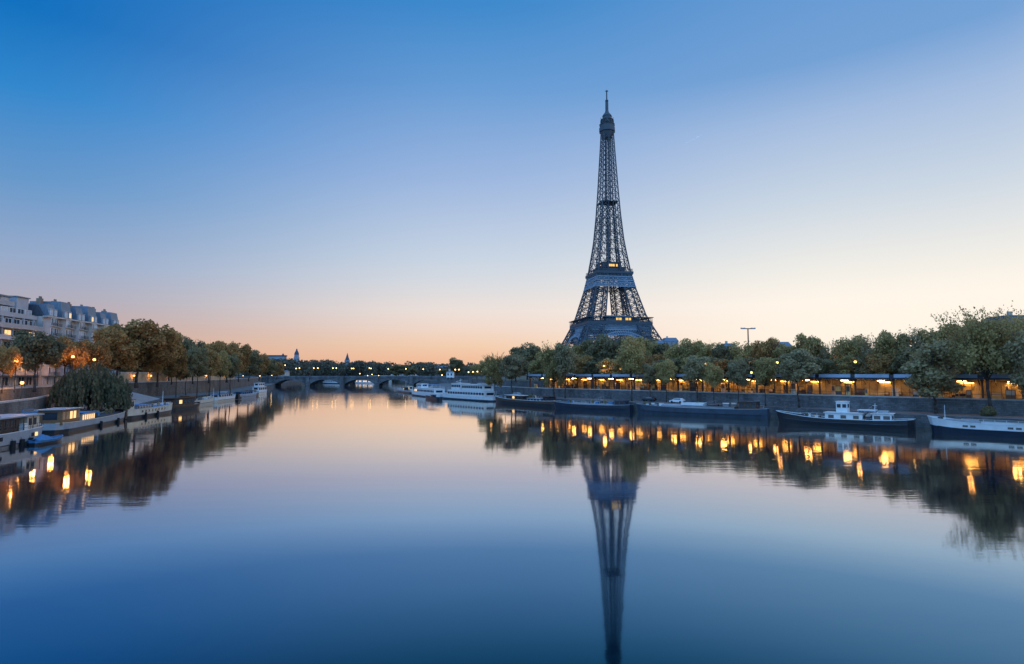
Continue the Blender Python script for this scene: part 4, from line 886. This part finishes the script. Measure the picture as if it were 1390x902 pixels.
t, Lb = place('motor_boat', W(301, 541.5), W(315, 539.4), 3.4, 'small white boat moored inside the blue white houseboat', 'boat')
hull_parts(t, Lb, 3.4, 1.3, 1.8, 1.4, M_WHITE, M_DECK, M_NAVY, .3); cabin(t, -2.5, 2, 2.4, 1.1, 2.7, M_WHITE, 3)
t, Lb = place('motor_boat', W(343, 538.4), W(354, 536.9), 3.6, 'small dark boat between the grey barge and the white motor boat', 'boat')
hull_parts(t, Lb, 3.6, 1.4, 2.0, 1.5, M_NAVY, M_DECK, M_BLACK, .3); cabin(t, -4, 1, 2.6, 1.1, 3.0, M_GREY, 3)
def gangway(p, q, label):
    p, q = Vector(p), Vector(q); t = thing('gangway', p, label, 'gangway'); mb = MB(); d = q - p; n = Vector((-d.y, d.x, 0)).normalized() * .5
    mb.add([-n, n, d + n, d - n, -n + Vector((0, 0, -.12)), n + Vector((0, 0, -.12)), d + n + Vector((0, 0, -.12)), d - n + Vector((0, 0, -.12))], [(0, 1, 2, 3), (7, 6, 5, 4), (0, 4, 5, 1), (1, 5, 6, 2), (2, 6, 7, 3), (3, 7, 4, 0)]); mb.build('deck', M_DECK, t)
    for s in (-1, 1):
        r_ = MB()
        for k in range(5): a = d * (k / 4) + n * s * .95; r_.tube(a, a + Vector((0, 0, .95)), .025, None, 4)
        r_.tube(n * s * .95 + Vector((0, 0, .95)), d + n * s * .95 + Vector((0, 0, .95)), .03, None, 4); r_.build('railing', M_GREY, t)
gangway((76.5, 128.0, 1.9), (81.5, 133.5, 2.75), 'gangway from the quay to the black barge with the boxy wheelhouse')
gangway((52, 159.5, 2.2), (56, 164.5, 2.75), 'gangway from the quay to the steel blue barge')
gangway((25, 184.5, 1.9), (29, 190.5, 2.75), 'gangway from the quay to the navy barge')
# ------------------------------------------------------------------ cars on the quays
def car(loc, rz, label, m):
    t = thing('parked_car', loc, label, 'car', rz); mb = MB()
    prof = [(-2.1, .32), (2.1, .32), (2.15, .68), (1.2, .92), (.55, 1.38), (-1.3, 1.42), (-2.0, .98), (-2.15, .7)]
    n = len(prof); vs = [(x, -.85 + (.13 if z > 1.2 else 0), z) for x, z in prof] + [(x, .85 - (.13 if z > 1.2 else 0), z) for x, z in prof]
    mb.add(vs, [tuple(range(n)), tuple(reversed(range(n, 2 * n)))] + [(i, n + i, n + (i + 1) % n, (i + 1) % n) for i in range(n)]); mb.build('body', m, t)
    for s in (-1, 1):
        g_ = MB(); y = s * .80; g_.add([(-1.5, s * .835, .98), (.95, s * .835, .98), (.5, s * .745, 1.32), (-1.2, s * .745, 1.34)], [(0, 1, 2, 3)]); g_.v = [(a, b + s * .012, c_) for a, b, c_ in g_.v]; g_.build('side_window', M_GLASS, t)
        for x in (-1.3, 1.3): MB().tube((x, s * .62, .33), (x, s * .88, .33), .33, None, 12).build('wheel', M_RUB, t)
    w_ = MB(); w_.add([(1.17, -.68, .96), (1.17, .68, .96), (.6, .62, 1.35), (.6, -.62, 1.35)], [(0, 1, 2, 3)]); w_.v = [(a + .02, b, c_ + .02) for a, b, c_ in w_.v]; w_.build('windscreen', M_GLASS, t)
    return t
srzd = math.atan2(.664, -.747)
def quayR(px, off):                     # point of the right low quay at that pixel column, off metres in front of the station wall
    k = (px - CX) / F; p0 = Vector((104, 120)) + Vector((-.745, -.667)) * off
    s = (k * p0.y - p0.x) / (sdv.x - k * sdv.y); p = p0 + sdv * s; return p
p = quayR(918, 7); car((p.x, p.y, ZQ_R), srzd, 'white car parked on the low quay behind the steel blue barge', M_WHITE)
p = quayR(880, 5); car((p.x, p.y, ZQ_R), srzd, 'dark car parked on the low quay just beside the white one', M_NAVY)
p = quayR(700, 6); car((p.x, p.y, ZQ_R), srzd, 'grey car parked on the low quay behind the dark brown barge', M_GREY)
p = P(46, 550, 118); car((-98.5, 121, ZQ_L), 1.2, 'blue car parked on the quay behind the restaurant boat', M_BLUE)
car((-94.5, 108, ZQ_L), 1.25, 'dark car parked on the quay nearest the restaurant boat', M_NAVY)

# ------------------------------------------------------------------ trees
def leaf_cloud(seed, lobes, leaf, n, gap=.45, shell=.6, freq=5.0, twigs=None):
    """numpy: many small leaf-clump quads through the volume of the lobes, thinned by noise so that light shows through"""
    g = np.random.default_rng(seed); lobes = np.array(lobes, float); wts = (lobes[:, 3] * lobes[:, 4] + lobes[:, 3] * lobes[:, 5] + lobes[:, 4] * lobes[:, 5]); wts /= wts.sum()
    k = int(n * 2.2); li = g.choice(len(lobes), k, p=wts); d = g.normal(size=(k, 3)); d /= np.linalg.norm(d, axis=1)[:, None]
    r = (shell + (1 - shell) * g.random(k)) * np.where(g.random(k) < .75, 1, g.random(k) ** .5)
    ph = g.random((6, 3)) * 6.28; kv = g.normal(size=(6, 3)) * freq
    p = lobes[li, :3] + d * lobes[li, 3:] * r[:, None]
    nz = sum(np.sin(p @ kv[i] * 2 + ph[i, 0]) for i in range(6)) / 6
    bulge = sum(np.sin(d @ kv[i] * .9 + ph[i, 1] + li * 1.7) for i in range(6)) / 6
    p = lobes[li, :3] + d * lobes[li, 3:] * (r * (1 + .3 * bulge))[:, None]
    keep = (nz + .9 * g.random(k) - .45) > (gap - .5); p = p[keep][:n]; d = d[keep][:n]; k = len(p)
    nrm = d + g.normal(size=(k, 3)) * .75; nrm /= np.linalg.norm(nrm, axis=1)[:, None]
    up = g.normal(size=(k, 3)); u = np.cross(nrm, up); u /= np.linalg.norm(u, axis=1)[:, None]; v = np.cross(nrm, u)
    s = leaf * (.55 + .9 * g.random(k))[:, None]
    q = np.stack([p - u * s - v * s * .35, p + u * s * .25 - v * s, p + u * s + v * s * .3, p - u * s * .3 + v * s], 1)
    q = q.reshape(-1, 3)
    if twigs:                           # open sprays of single leaves standing out of the crown top
        cnt, wx, z0, z1, hmax = twigs; ex = []
        for _ in range(cnt):
            a = np.array([g.uniform(-wx, wx), g.uniform(-wx, wx) * .7, g.uniform(z0, z1)]); e = np.array([a[0] * .5 + g.normal() * .06, g.normal() * .05, g.uniform(.4, 1.0) * hmax])
            for t in np.arange(0, 1, .008 / max(.02, np.linalg.norm(e))):
                if g.random() < .15: continue
                c = a + e * t + g.normal(size=3) * .011 * (1.3 - .6 * t); uu = g.normal(size=3); uu /= np.linalg.norm(uu); vv = np.cross(uu, g.normal(size=3)); vv /= np.linalg.norm(vv); s1 = leaf * g.uniform(.5, 1.05)
                ex.append([c - uu * s1, c - vv * s1 * .7, c + uu * s1, c + vv * s1 * .7])
        ex = np.array(ex); q = np.concatenate([q, ex.reshape(-1, 3)]); k += len(ex)
    return q, k
def leaf_mesh(name, m, *a, **k):
    v, n = leaf_cloud(*a, **k); me = bpy.data.meshes.new(name)
    me.vertices.add(4 * n); me.vertices.foreach_set('co', v.astype(np.float32).ravel()); me.loops.add(4 * n); me.loops.foreach_set('vertex_index', np.arange(4 * n, dtype=np.int32))
    me.polygons.add(n); me.polygons.foreach_set('loop_start', np.arange(0, 4 * n, 4, dtype=np.int32)); me.materials.append(m); me.update(calc_edges=True); me.validate(); return me
def trunk_mesh(seed, base, fork, lobes, r, lean=0.0):
    mb = MB(); g = random.Random(seed); pts = [Vector((0, 0, -.02))]
    for i in range(1, 5): pts.append(Vector((lean * (i / 4) + g.uniform(-.012, .012), g.uniform(-.012, .012), fork * i / 4)))
    for i in range(4): mb.tube(pts[i], pts[i + 1], r * (1 - .12 * i) * (1.35 if i == 0 else 1), r * (1 - .12 * (i + 1)), 8)
    for lb in lobes:
        a = pts[-1]; b = Vector(lb[:3])
        if lb[3] < .0:
            a = pts[-1] + (b - pts[-1]) * .62; mb.tube(a, b + Vector((0, 0, lb[5] * .6)), r * .10, r * .04, 3); continue
        m1 = (a + b) / 2 + Vector((g.uniform(-.03, .03), g.uniform(-.03, .03), .02)); mb.tube(a, m1, r * .5, r * .32, 6); mb.tube(m1, b, r * .32, r * .14, 5)
        for _ in range(3):
            c_ = b + Vector((g.gauss(0, 1) * lb[3] * .6, g.gauss(0, 1) * lb[4] * .6, abs(g.gauss(0, 1)) * lb[5] * .6)); mb.tube((m1 + b) / 2, c_, r * .16, r * .05, 4)
    return mb.mesh('trunk', M_BARK, True)
def mk_lobes(seed, n, rx, z0, z1, rl):
    g = random.Random(seed); res = [(0, 0, (z0 + z1) / 2, rx * .7, rx * .7, (z1 - z0) * .42)]
    for i in range(n):
        t = i * 2.399 + g.uniform(-.3, .3); z = z0 + (z1 - z0) * (.12 + .76 * ((i + .5) / n)); w = math.sqrt(max(.08, 1 - ((z - (z0 + z1) / 2) / ((z1 - z0) / 2)) ** 2)); rr_ = rx * .62 * w
        s = rl * g.uniform(.7, 1.2); res.append((rr_ * math.cos(t), rr_ * math.sin(t), z, s, s, s * g.uniform(.75, 1.0)))
    return res
PROTO = {}
def proto(kind, seed, m, lobes, fork, r, leaf, n, **k): PROTO.setdefault(kind, []).append((leaf_mesh('crown', m, seed, lobes, leaf, n, **k), trunk_mesh(seed, 0, fork, lobes[1:], r)))
for s in range(4):                      # tree height is 1; scaled when planted
    proto('round', 11 + s, LF_OLIVE, mk_lobes(s, 11, .43, .17, .99, .18), .22, .022, .0165, 9500, gap=.36)
    proto('tall', 31 + s, LF_GREY, mk_lobes(s + 20, 10, .25, .15, 1.0, .125), .22, .016, .0125, 7000, gap=.38)
for s in range(3):
    proto('brown', 51 + s, LF_BROWN, mk_lobes(s + 40, 13, .44, .27, .99, .17), .29, .020, .0155, 10500, gap=.34)
    proto('dark', 71 + s, LF_DARK, mk_lobes(s + 60, 10, .41, .16, .99, .18), .22, .022, .0165, 9000, gap=.32)
proto('poplar', 91, LF_GREY, mk_lobes(90, 9, .15, .22, 1.0, .085), .26, .012, .012, 3600, gap=.42)
proto('poplar', 92, LF_OLIVE, mk_lobes(93, 9, .16, .22, 1.0, .085), .26, .012, .012, 3600, gap=.42)
for s in range(3): proto('plane', 151 + s, (LF_BROWN, LF_DARK, LF_BROWN)[s], mk_lobes(s + 150, 12, .44, .42, .99, .16), .44, .02, .0155, 9500, gap=.34)
for s in range(4): proto('quay', 131 + s, LF_GREY if s % 2 else LF_OLIVE, mk_lobes(s + 130, 11, .26, .40, 1.0, .125), .42, .014, .0125, 7200, gap=.37)
# sparse crown: open twigs at the top
def sparse_lobes(seed, n, spread):
    g = random.Random(seed); res = mk_lobes(seed, 10, .33, .18, .84, .15)
    pass
    return res
proto('sparse', 101, LF_OLIVE, sparse_lobes(101, 10, .2), .26, .018, .0125, 7000, gap=.38, twigs=(60, .24, .68, .80, .19))
proto('sparse', 102, LF_GREY, sparse_lobes(102, 12, .16), .30, .018, .0125, 7000, gap=.38, twigs=(60, .22, .68, .80, .19))
bigl = [(-.05, 0, .50, .24, .24, .15), (-.20, .05, .55, .16, .16, .13), (.18, -.03, .56, .18, .18, .14), (.02, .1, .66, .20, .2, .13), (-.14, -.08, .70, .13, .13, .1), (.16, .06, .72, .14, .14, .1), (.30, 0, .50, .14, .14, .13), (-.30, 0, .49, .12, .12, .12), (.0, -.1, .45, .2, .16, .1)]
gb = random.Random(7)

proto('forked', 111, LF_OLIVE, bigl, .30, .021, .0100, 10500, gap=.50, twigs=(170, .34, .64, .80, .17))
wl_ = [(0, 0, .62, .50, .50, .36), (-.35, .1, .52, .30, .3, .38), (.36, 0, .48, .30, .3, .38), (.1, -.3, .55, .35, .3, .38), (-.1, .3, .55, .3, .3, .38), (.62, .05, .36, .16, .16, .34), (-.6, 0, .38, .17, .17, .34)]
tc_ = 0
def plant(kind, px, top, D, wpx, label, group=None, base=None, z0=None, rot=None, leafm=None):
    """a tree whose crown tops out at that pixel and is about wpx pixels wide, D metres away"""
    global tc_
    if z0 is None: z0 = ZU_R if px > 560 else ZU_L
    X = X_at(px, D); h = Z_at(top, D) - z0
    v = PROTO[kind]; cm, tm = v[tc_ % len(v)]; tc_ += 1
    nat = {'round': .84, 'tall': .50, 'quay': .52, 'plane': .88, 'brown': .86, 'dark': .80, 'poplar': .37, 'sparse': .66, 'forked': .80, 'willow': 1.40}[kind]
    wx = wpx * D / F / nat
    t = thing({'willow': 'willow_tree', 'poplar': 'poplar_tree'}.get(kind, 'tree'), (X, D, z0), label, 'tree', rot if rot is not None else tc_ * 1.3, group, (wx, wx, h))
    for nm, me in (('trunk', tm), ('crown', cm)):
        o = bpy.data.objects.new(nm, me); COL.objects.link(o); o.parent = t
        if leafm and nm == 'crown': o.material_slots[0].link = 'OBJECT'; o.material_slots[0].material = leafm
    return t
# weeping willow: hanging strands of leaves
g = np.random.default_rng(5); qs = []
for i in range(1250):
    ox_, oy_, R_, H_ = ((0, 0, .60, .99), (0, 0, .60, .99), (.42, .1, .36, .74), (-.36, -.1, .40, .78), (.1, -.35, .4, .80), (-.55, .1, .22, .52), (.66, -.05, .2, .5))[int(g.integers(0, 7))]
    t_ = g.random() * 6.283; r_ = math.sqrt(g.random()); top_ = H_ * (1 - .42 * r_ ** 2.2) * (1 + .15 * math.sin(5 * t_ + 1 + ox_ * 9) + .10 * math.sin(11 * t_) + .08 * math.sin(17 * t_ + 2)); x_, y_ = ox_ + R_ * r_ * math.cos(t_), oy_ + R_ * r_ * math.sin(t_); L_ = min(top_ - .03, g.uniform(.18, .75) * H_ * (.5 + .7 * r_))
    for j in range(10):
        z_ = top_ - L_ * j / 10 + g.normal() * .01
        if z_ < .02: break
        s_ = .017 * g.uniform(.6, 1.3); a_ = g.random() * 6.283; px_, py_ = x_ * (1 + .05 * j / 9) + g.normal() * .008, y_ * (1 + .05 * j / 9) + g.normal() * .008
        dx_, dy_ = math.cos(a_) * s_, math.sin(a_) * s_
        qs.append([(px_ - dx_, py_ - dy_, z_ - s_ * 1.2), (px_ + dx_, py_ + dy_, z_ - s_ * 1.9), (px_ + dx_ * .8, py_ + dy_ * .8, z_ + s_ * 1.4), (px_ - dx_ * .8, py_ - dy_ * .8, z_ + s_ * 2.2)])
mb = MB()
for q in qs: mb.add(q, [(0, 1, 2, 3)])
PROTO['willow'] = [(mb.mesh('crown', LF_DARK if False else leafmat('willow_leaves', (.055, .058, .036), (.12, .112, .064), (.21, .185, .09))), trunk_mesh(5, 0, .3, wl_[1:5], .05))]

# left bank
plant('plane', 4, 470, 120, 40, 'dark tree at the roadside nearest the white apartment block')
plant('plane', 48, 452, 134, 70, 'dark brown tree in front of the white balconies')
plant('plane', 88, 458, 150, 54, 'dark narrow tree between two orange street lamps')
plant('plane', 128, 462, 160, 44, 'brown tree partly behind the willow, left of the great rounded one')
plant('brown', 158, 446, 170, 70, 'tall brown autumn tree before the end of the limestone house')
plant('brown', 186, 437, 178, 96, 'largest rounded brown tree of the left bank')
plant('brown', 214, 450, 192, 60, 'brown tree on the far shoulder of the largest rounded one')
plant('dark', 229, 452, 262, 34, 'first dark rounded tree top rising behind the avenue trees'); plant('dark', 245, 457, 270, 30, 'second dark rounded tree top rising behind the avenue trees'); plant('dark', 262, 457.5, 280, 34, 'third and last dark rounded tree top behind the avenue trees')
for px, top, D, w, k, lab in ((240, 474, 196, 26, 'quay', 'first slim green tree of the low quay by the slipway'), (253, 477, 204, 26, 'quay', 'narrow slim tree of the low quay above the brown cabin boat'), (268, 470, 212, 28, 'quay', 'green slim tree of the low quay above the tan barge'),
    (285, 472, 222, 28, 'quay', 'green tree of the low quay above the slim mast'), (299, 477, 232, 24, 'quay', 'green tree of the low quay above the blue white houseboat'), (313, 480, 244, 24, 'quay', 'low olive tree of the quay by the grey hulled barge')):
    plant(k, px, top, D, w, lab, 'slim trees along the left low quay', z0=ZQ_L, leafm=(LF_BROWN, LF_DARK, LF_OLIVE)[px % 3])
for px, top, D, w, k, lab in ((284, 464, 268, 44, 'brown', 'brown tree of the avenue behind the slim quay trees'), (308, 462, 290, 44, 'round', 'broad olive tree topping the middle of the left avenue'), (324, 467, 312, 34, 'brown', 'brownish tree of the avenue after the broad olive one'),
    (338, 473, 335, 34, 'dark', 'dark tree of the avenue above the grey hulled barge'), (352, 481, 362, 28, 'round', 'small olive tree of the avenue above the white motor boat'), (364, 487, 400, 24, 'dark', 'last dark tree of the avenue before the bridge end'), (376, 490, 450, 22, 'round', 'last olive tree of the avenue at the bridge end'),
    (233, 487, 222, 40, 'brown', 'low brown avenue tree behind the first slim quay tree'), (262, 486, 242, 40, 'brown', 'low brown avenue tree behind the narrow slim quay tree')):
    plant(k, px, top, D, w, lab, 'trees along the left avenue', leafm=(LF_BROWN if k != 'dark' and px % 2 == 0 else None))
for i, px in enumerate(range(165, 345, 15)):
    k_ = along(GW, 40 + i * 17)[0]; k_ = k_ + Vector((-7, 0)); plant('brown' if i % 3 else 'dark', CX + k_.x / k_.y * F, CY + 33 + i * 1.2, k_.y, 42 * 190 / k_.y, 'low tree in the shadowy row behind the ochre wall of the avenue', 'trees behind the ochre wall')
plant('willow', 124, 503, 141, 84, 'big weeping willow spreading over the left low quay', z0=ZQ_L, rot=0)

# right bank: trees on the low quay, in front of the station
def DQ(px, off=7): return quayR(px, off).y
for px, top, w, k, lab, off in ((672, 475, 30, 'sparse', 'feathery topped tree on the quay past the white double decker', 7), (695, 481, 34, 'quay', 'olive tree on the quay beside the feathery topped one', 7), (752, 459, 38, 'sparse', 'open topped tree on the quay left of the tower, first of its pair', 7), (767, 464, 34, 'quay', 'tree on the quay left of the tower, second of its pair', 7),
    (857, 459, 40, 'quay', 'tall grey green quay tree standing before the tower', 6), (882, 491, 24, 'quay', 'small quay tree just past the tall grey green one', 4), (904, 489, 28, 'quay', 'conical quay tree above the white parked car', 4), (946, 481, 40, 'quay', 'broad quay tree above the stern of the steel blue barge', 4),
    (968, 493, 28, 'quay', 'low quay tree between broad quay trees', 4), (1001, 487, 30, 'quay', 'quay tree standing under the floodlight mast', 4), (1038, 488, 30, 'quay', 'quay tree after the one under the floodlight mast', 4), (1083, 472, 50, 'quay', 'big olive quay tree above the bow of the black barge', 5),
    (1268, 460, 74, 'tall', 'wide grey green quay tree above the bow of the white topped houseboat', 6), (1396, 444, 56, 'tall', 'quay tree above the wheelhouse of the white topped houseboat', 6)):
    plant(k, px, top, DQ(px, off), w, lab, 'trees on the right low quay', z0=ZQ_R)
D = DQ(1340, 6); plant('forked', 1340, 406, D, 104, 'tall forked tree with open twiggy crown over the right quay', z0=ZQ_R, rot=.3)
# right bank: park trees behind the station
def DB(px, off): return quayR(px, -off).y
for px, top, w, k, lab, off in ((620, 486, 24, 'dark', 'isolated round dark tree at the far end of the bridge', 190), (647, 494, 22, 'round', 'small tree beside a row of quay lamps', 90), (663, 488, 30, 'round', 'low tree behind the feathery topped quay tree', 45), (716, 466, 50, 'dark', 'round topped dark tree left of the tower', 60), (742, 475, 40, 'round', 'olive tree behind the pair of quay trees', 50),
    (790, 464, 46, 'round', 'olive tree below the left corner of the tower', 40), (811, 456, 50, 'dark', 'dark tree under the left half of the tower', 40), (836, 457, 50, 'dark', 'dark tree directly under the tower axis', 36), (876, 457, 46, 'round', 'olive tree under the right half of the tower', 36), (897, 461, 44, 'dark', 'dark tree in front of the first bluish building', 40), (917, 465, 34, 'round', 'olive tree in front of the second bluish building', 36),
    (936, 461, 38, 'round', 'olive tree between the bluish building and the mast', 36), (960, 462, 40, 'round', 'olive tree above the brightest orange street lamp', 34), (984, 464, 36, 'dark', 'dark tree before the floodlight mast', 32), (1010, 463, 40, 'round', 'olive tree at the foot of the floodlight mast', 32), (1040, 460, 42, 'brown', 'brownish tree just beyond the floodlight mast', 30), (1068, 465, 38, 'round', 'olive tree under the pale roofed building', 30),
    (1100, 452, 50, 'round', 'tall olive tree beyond the pale roofed building', 28), (1128, 459, 40, 'sparse', 'open crowned tree after the tall olive one', 28), (1156, 457, 44, 'round', 'olive tree behind the boxy white wheelhouse', 26), (1186, 450, 48, 'sparse', 'open crowned tree above the station lamp', 25), (1214, 447, 48, 'round', 'olive tree behind the stern of the black barge', 24),
    (1244, 440, 56, 'sparse', 'tall open crowned tree behind the wide quay tree', 24), (1280, 443, 56, 'round', 'broad olive tree behind the wide quay tree', 22), (1312, 436, 54, 'brown', 'brownish tree behind the forked tree', 22), (1372, 432, 64, 'round', 'olive tree before the dark roofed house', 22), (1404, 426, 56, 'round', 'last olive tree before the dark roofed house', 24)):
    plant(k, px, top, DB(px, off), w, lab, 'park trees behind the station')
for i, px in enumerate(range(700, 1400, 26)):   # the low second row that fills the gaps under the crowns
    plant(('dark', 'round', 'dark', 'brown')[i % 4], px + (i * 7) % 11, 482 - max(0, px - 1100) * .05 + (i * 5) % 7, DB(px, 20), 40, 'low tree in the shadowy front row directly behind the station roof', 'front row of low trees behind the station')
for px, top, w, D in ((541, 495, 28, 600), (556, 497, 20, 640), (600, 501, 18, 560)):
    plant('dark', px, top, D, w, {541: 'dark rounded tree clump beside the far footbridge', 556: 'smaller dark tree beside the far tree clump', 600: 'low dark tree beside the small white house'}[px])
# bush at the foot of the forked tree
b_ = leaf_mesh('shrub', LF_DARK, 77, [(0, 0, 1.0, 1.3, 1.3, 1.1), (.6, .2, .8, .9, .9, .8), (-.7, 0, .7, .8, .8, .7)], .11, 2600, gap=.2, freq=1.2)
o = bpy.data.objects.new('shrub', b_); COL.objects.link(o); p = quayR(1337, 8); o.location = (p.x, p.y, ZQ_R - .1); tag(o, 'round dark shrub at the foot of the forked tree', 'shrub')
# far wooded banks beyond the bridge: one mass
lob = []
gw_ = random.Random(12)
for i in range(150):
    px = gw_.uniform(335, 690); D = gw_.uniform(640, 1100); top = 489 + max(0, px - 400) * .026 + gw_.uniform(-1.5, 4); zt = Z_at(top, D); r_ = gw_.uniform(9, 16)
    if EDGE_L[11][0] * D / 760 + 14 < X_at(px, D) < EDGE_R[12][0] * D / 700 - 14 and D < 1000: D = gw_.uniform(1010, 1150); zt = Z_at(top, D)
    lob.append((X_at(px, D), D, (zt + 6) / 2, r_, r_ * .7, max(6, (zt - 6) / 2 * 1.08)))
wd = bpy.data.objects.new('woodland', leaf_mesh('woodland', LF_FAR, 3, lob, 1.25, 52000, gap=.25, shell=.8, freq=.12)); COL.objects.link(wd); tag(wd, 'distant wooded banks closing the river beyond the stone bridge', 'woodland', kind='stuff')

# ------------------------------------------------------------------ street lamps
def lamp_meshes(r, em):
    a = MB(); a.lathe((0, 0, 0), [(.16, 0), (.16, .5), (.09, .55), (.06, 1.0)], 8); a.build
    return MB().ball((0, 0, 0), r, 10, 6).mesh('globe', em)
LD = {}
G_BIG, G_SM = lamp_meshes(.34, E_LAMP), lamp_meshes(.44, E_LAMP_S)
def lamp(px, py, D, label, group, z0=None, g=None, name='street_lamp', watt=0):
    pt = P(px, py, D)
    if z0 is None: z0 = ZU_R if px > 560 else ZU_L
    h = pt.z - z0; t = thing(name, (pt.x, pt.y, z0), label, 'street lamp', 0, group); mb = MB()
    mb.lathe((0, 0, 0), [(.2, 0), (.2, .5), (.11, .6), (.07, h - .4), (.16, h - .34), (.16, h - .28)], 8); mb.build('post', M_POST, t)
    put(g or G_BIG, 'globe', t, (0, 0, h))
    if watt:
        if watt not in LD: LD[watt] = bpy.data.lights.new('lamp_light', 'POINT'); LD[watt].energy = watt; LD[watt].color = (1.0, 0.40, 0.085); LD[watt].shadow_soft_size = .45
        lo = bpy.data.objects.new('lamp_light', LD[watt]); COL.objects.link(lo); lo.parent = t; lo.location = (0, 0, h)
    MB().lathe((0, 0, h), [(.3, .27), (.26, .34), (.05, .48)], 8).build('cap', M_POST, t); return t
GL, GR, GBR = 'street lamps along the left avenue', 'street lamps behind the station', 'lamps on the stone bridge'
for px, py, D, lab in ((22, 490, 121, 'orange street lamp beside the dark roadside tree'), (52, 492, 150, 'orange street lamp behind the dark brown tree'), (99, 484.5, 146, 'bright orange street lamp just left of the willow top'), (128, 488.5, 151, 'bright orange street lamp directly above the willow'), (35, 495, 158, 'low orange street lamp under the white balconies'),
    (76, 494, 165, 'orange street lamp by the narrow dark tree'), (152, 500, 172, 'orange street lamp under the tall brown autumn tree'), (182, 503, 186, 'orange street lamp under the largest rounded tree'), (205, 504, 202, 'orange street lamp under the shoulder of the rounded tree'), (230, 505, 222, 'orange street lamp behind the first slim quay tree'),
    (255, 505, 246, 'orange street lamp behind the narrow slim quay tree'), (280, 505.5, 272, 'orange street lamp behind the slim trees above the mast'), (305, 506, 300, 'orange street lamp under the broad olive avenue tree'), (330, 506, 335, 'orange street lamp above the grey hulled barge'), (352, 508.5, 380, 'orange street lamp above the white motor boat')):
    if px > 135:                        # these stand close to the ochre wall, under the crowns
        s_ = min((abs(along(GW, q)[0].x / along(GW, q)[0].y - (px - CX) / F), q) for q in np.arange(0, poly_len(GW), 1.0))[1]
        D = along(GW, s_)[0].y - .8; py = CY + 59.5 - 55 / D
    lamp(px, py, D, lab, GL, watt=2000 if px < 135 else 420)
for px, py, lab, off in ((667, 500, 'orange street lamp by the feathery topped quay tree', 30), (686, 503, 'orange street lamp beside the first olive quay tree', 16), (820, 497, 'large orange street lamp glowing under the dark tower trees', 15), (879, 496, 'orange street lamp glowing just past the tall quay tree', 15), (958, 494.5, 'brightest orange street lamp behind the steel blue barge', 14), (986, 491, 'small orange street lamp next to the brightest one', 30),
    (1018, 492, 'orange street lamp below the floodlight mast', 20), (1027, 486.5, 'high small street lamp below the floodlight mast', 40), (1055, 492.5, 'yellow street lamp over the bow of the black barge', 13), (1140, 492, 'orange street lamp among the leaves above the boxy wheelhouse', 24), (1161, 491.5, 'yellow street lamp standing above the station roof', 13), (1232, 484, 'orange street lamp behind the wide quay tree', 30), (1250, 494, 'low orange street lamp behind the wide quay tree', 22), (1309, 488.5, 'yellow street lamp beside the forked tree', 13), (1352, 500, 'orange street lamp behind the forked trunk', 20), (842, 501, 'orange street lamp between the tower trees and the tall quay tree', 22), (1020, 506, 'low orange lamp just above the station roof under the mast', 12)):
    lamp(px, py, DB(px, off), lab, GR, watt=900 if px in (820, 958, 1232) else 260)
for px, py, lab in ((402, 500.5, 'bridge lamp below the tall domed tower'), (406.5, 500, 'brighter bridge lamp right after the first below the tall dome'), (426, 500, 'small white bridge lamp between the dome and the spire'), (431.5, 500, 'white bridge lamp of the pair before the spire'), (452, 500, 'near lamp of the bright yellow pair before the spire'), (456.5, 500, 'far lamp of the bright yellow pair before the spire'), (477.5, 500.5, 'bridge lamp right beneath the far spire'), (480, 500.5, 'bridge lamp just past the far spire'), (501.5, 500, 'orange bridge lamp over the lit arch'), (503.5, 500.5, 'second orange bridge lamp over the lit arch'),
    (527, 501, 'single bridge lamp before the pale footbridge'), (551, 501, 'single bridge lamp over the pale footbridge'), (574.5, 501.5, 'single bridge lamp past the pale footbridge'), (597, 502, 'bridge lamp by the small white house'), (600, 509.5, 'low bridge lamp by the small white house')):
    lamp(px, py, BD - 6.5, lab, GBR, z0=9.3, g=G_SM, name='bridge_lamp')
for px, py, D, lab in ((364, 491.5, 470, 'yellow lamp above the far end of the left avenue'), (387, 496, 580, 'yellow lamp between the two domed towers'), (369, 509.5, 500, 'low yellow lamp at the left end of the bridge'), (352.5, 510.5, 450, 'low orange lamp behind the white motor boat'), (488.5, 507.5, 620, 'low red orange lamp beneath the lamps past the spire'), (505, 508.5, 640, 'low red orange lamp beyond the lit arch'), (499, 510.3, 620, 'lowest red orange lamp beyond the lit arch'), (514, 510.3, 630, 'low orange lamp past the lit arch'),
    (618, 502, 420, 'yellow lamp in the isolated round tree'), (623, 502, 430, 'dim yellow lamp in the isolated round tree'), (636, 505.5, 380, 'first orange lamp of the far quay row'), (642, 505, 370, 'second lamp of the far quay row'), (648, 504.7, 358, 'third lamp of the far quay row'), (654, 504.3, 346, 'fourth lamp of the far quay row'), (660, 503.8, 334, 'last and nearest lamp of the far quay row')):
    lamp(px, py, D, lab, 'lamps along the far quays', g=G_SM if D > 400 else lamp_meshes(.36, E_LAMP_S), z0=ZU_L if px < 500 else ZS_R)


for px, py, D, lab in ((-16, 518, 108, 'orange lamp over the near stretch of the lower road'), (30, 520, 122, 'orange lamp over the far end of the lower road')):
    lamp(px, py, D, lab, GL, z0=5.7, watt=2200)

# faint vapour trail high above
vm, vt, vb = new_mat('vapour'); vb.inputs['Base Color'].default_value = (.85, .85, .85, 1); vb.inputs['Alpha'].default_value = .14; vb.inputs['Roughness'].default_value = 1
a, b = P(929, 195.5, 8000), P(952, 184, 8000); mb = MB()
for k in range(12): mb.tube(a + (b - a) * (k / 12), a + (b - a) * ((k + 1) / 12), 2 + k * .35, 2.35 + k * .35, 8, 0, False)
tag(mb.build('contrail', vm), kind='stuff')
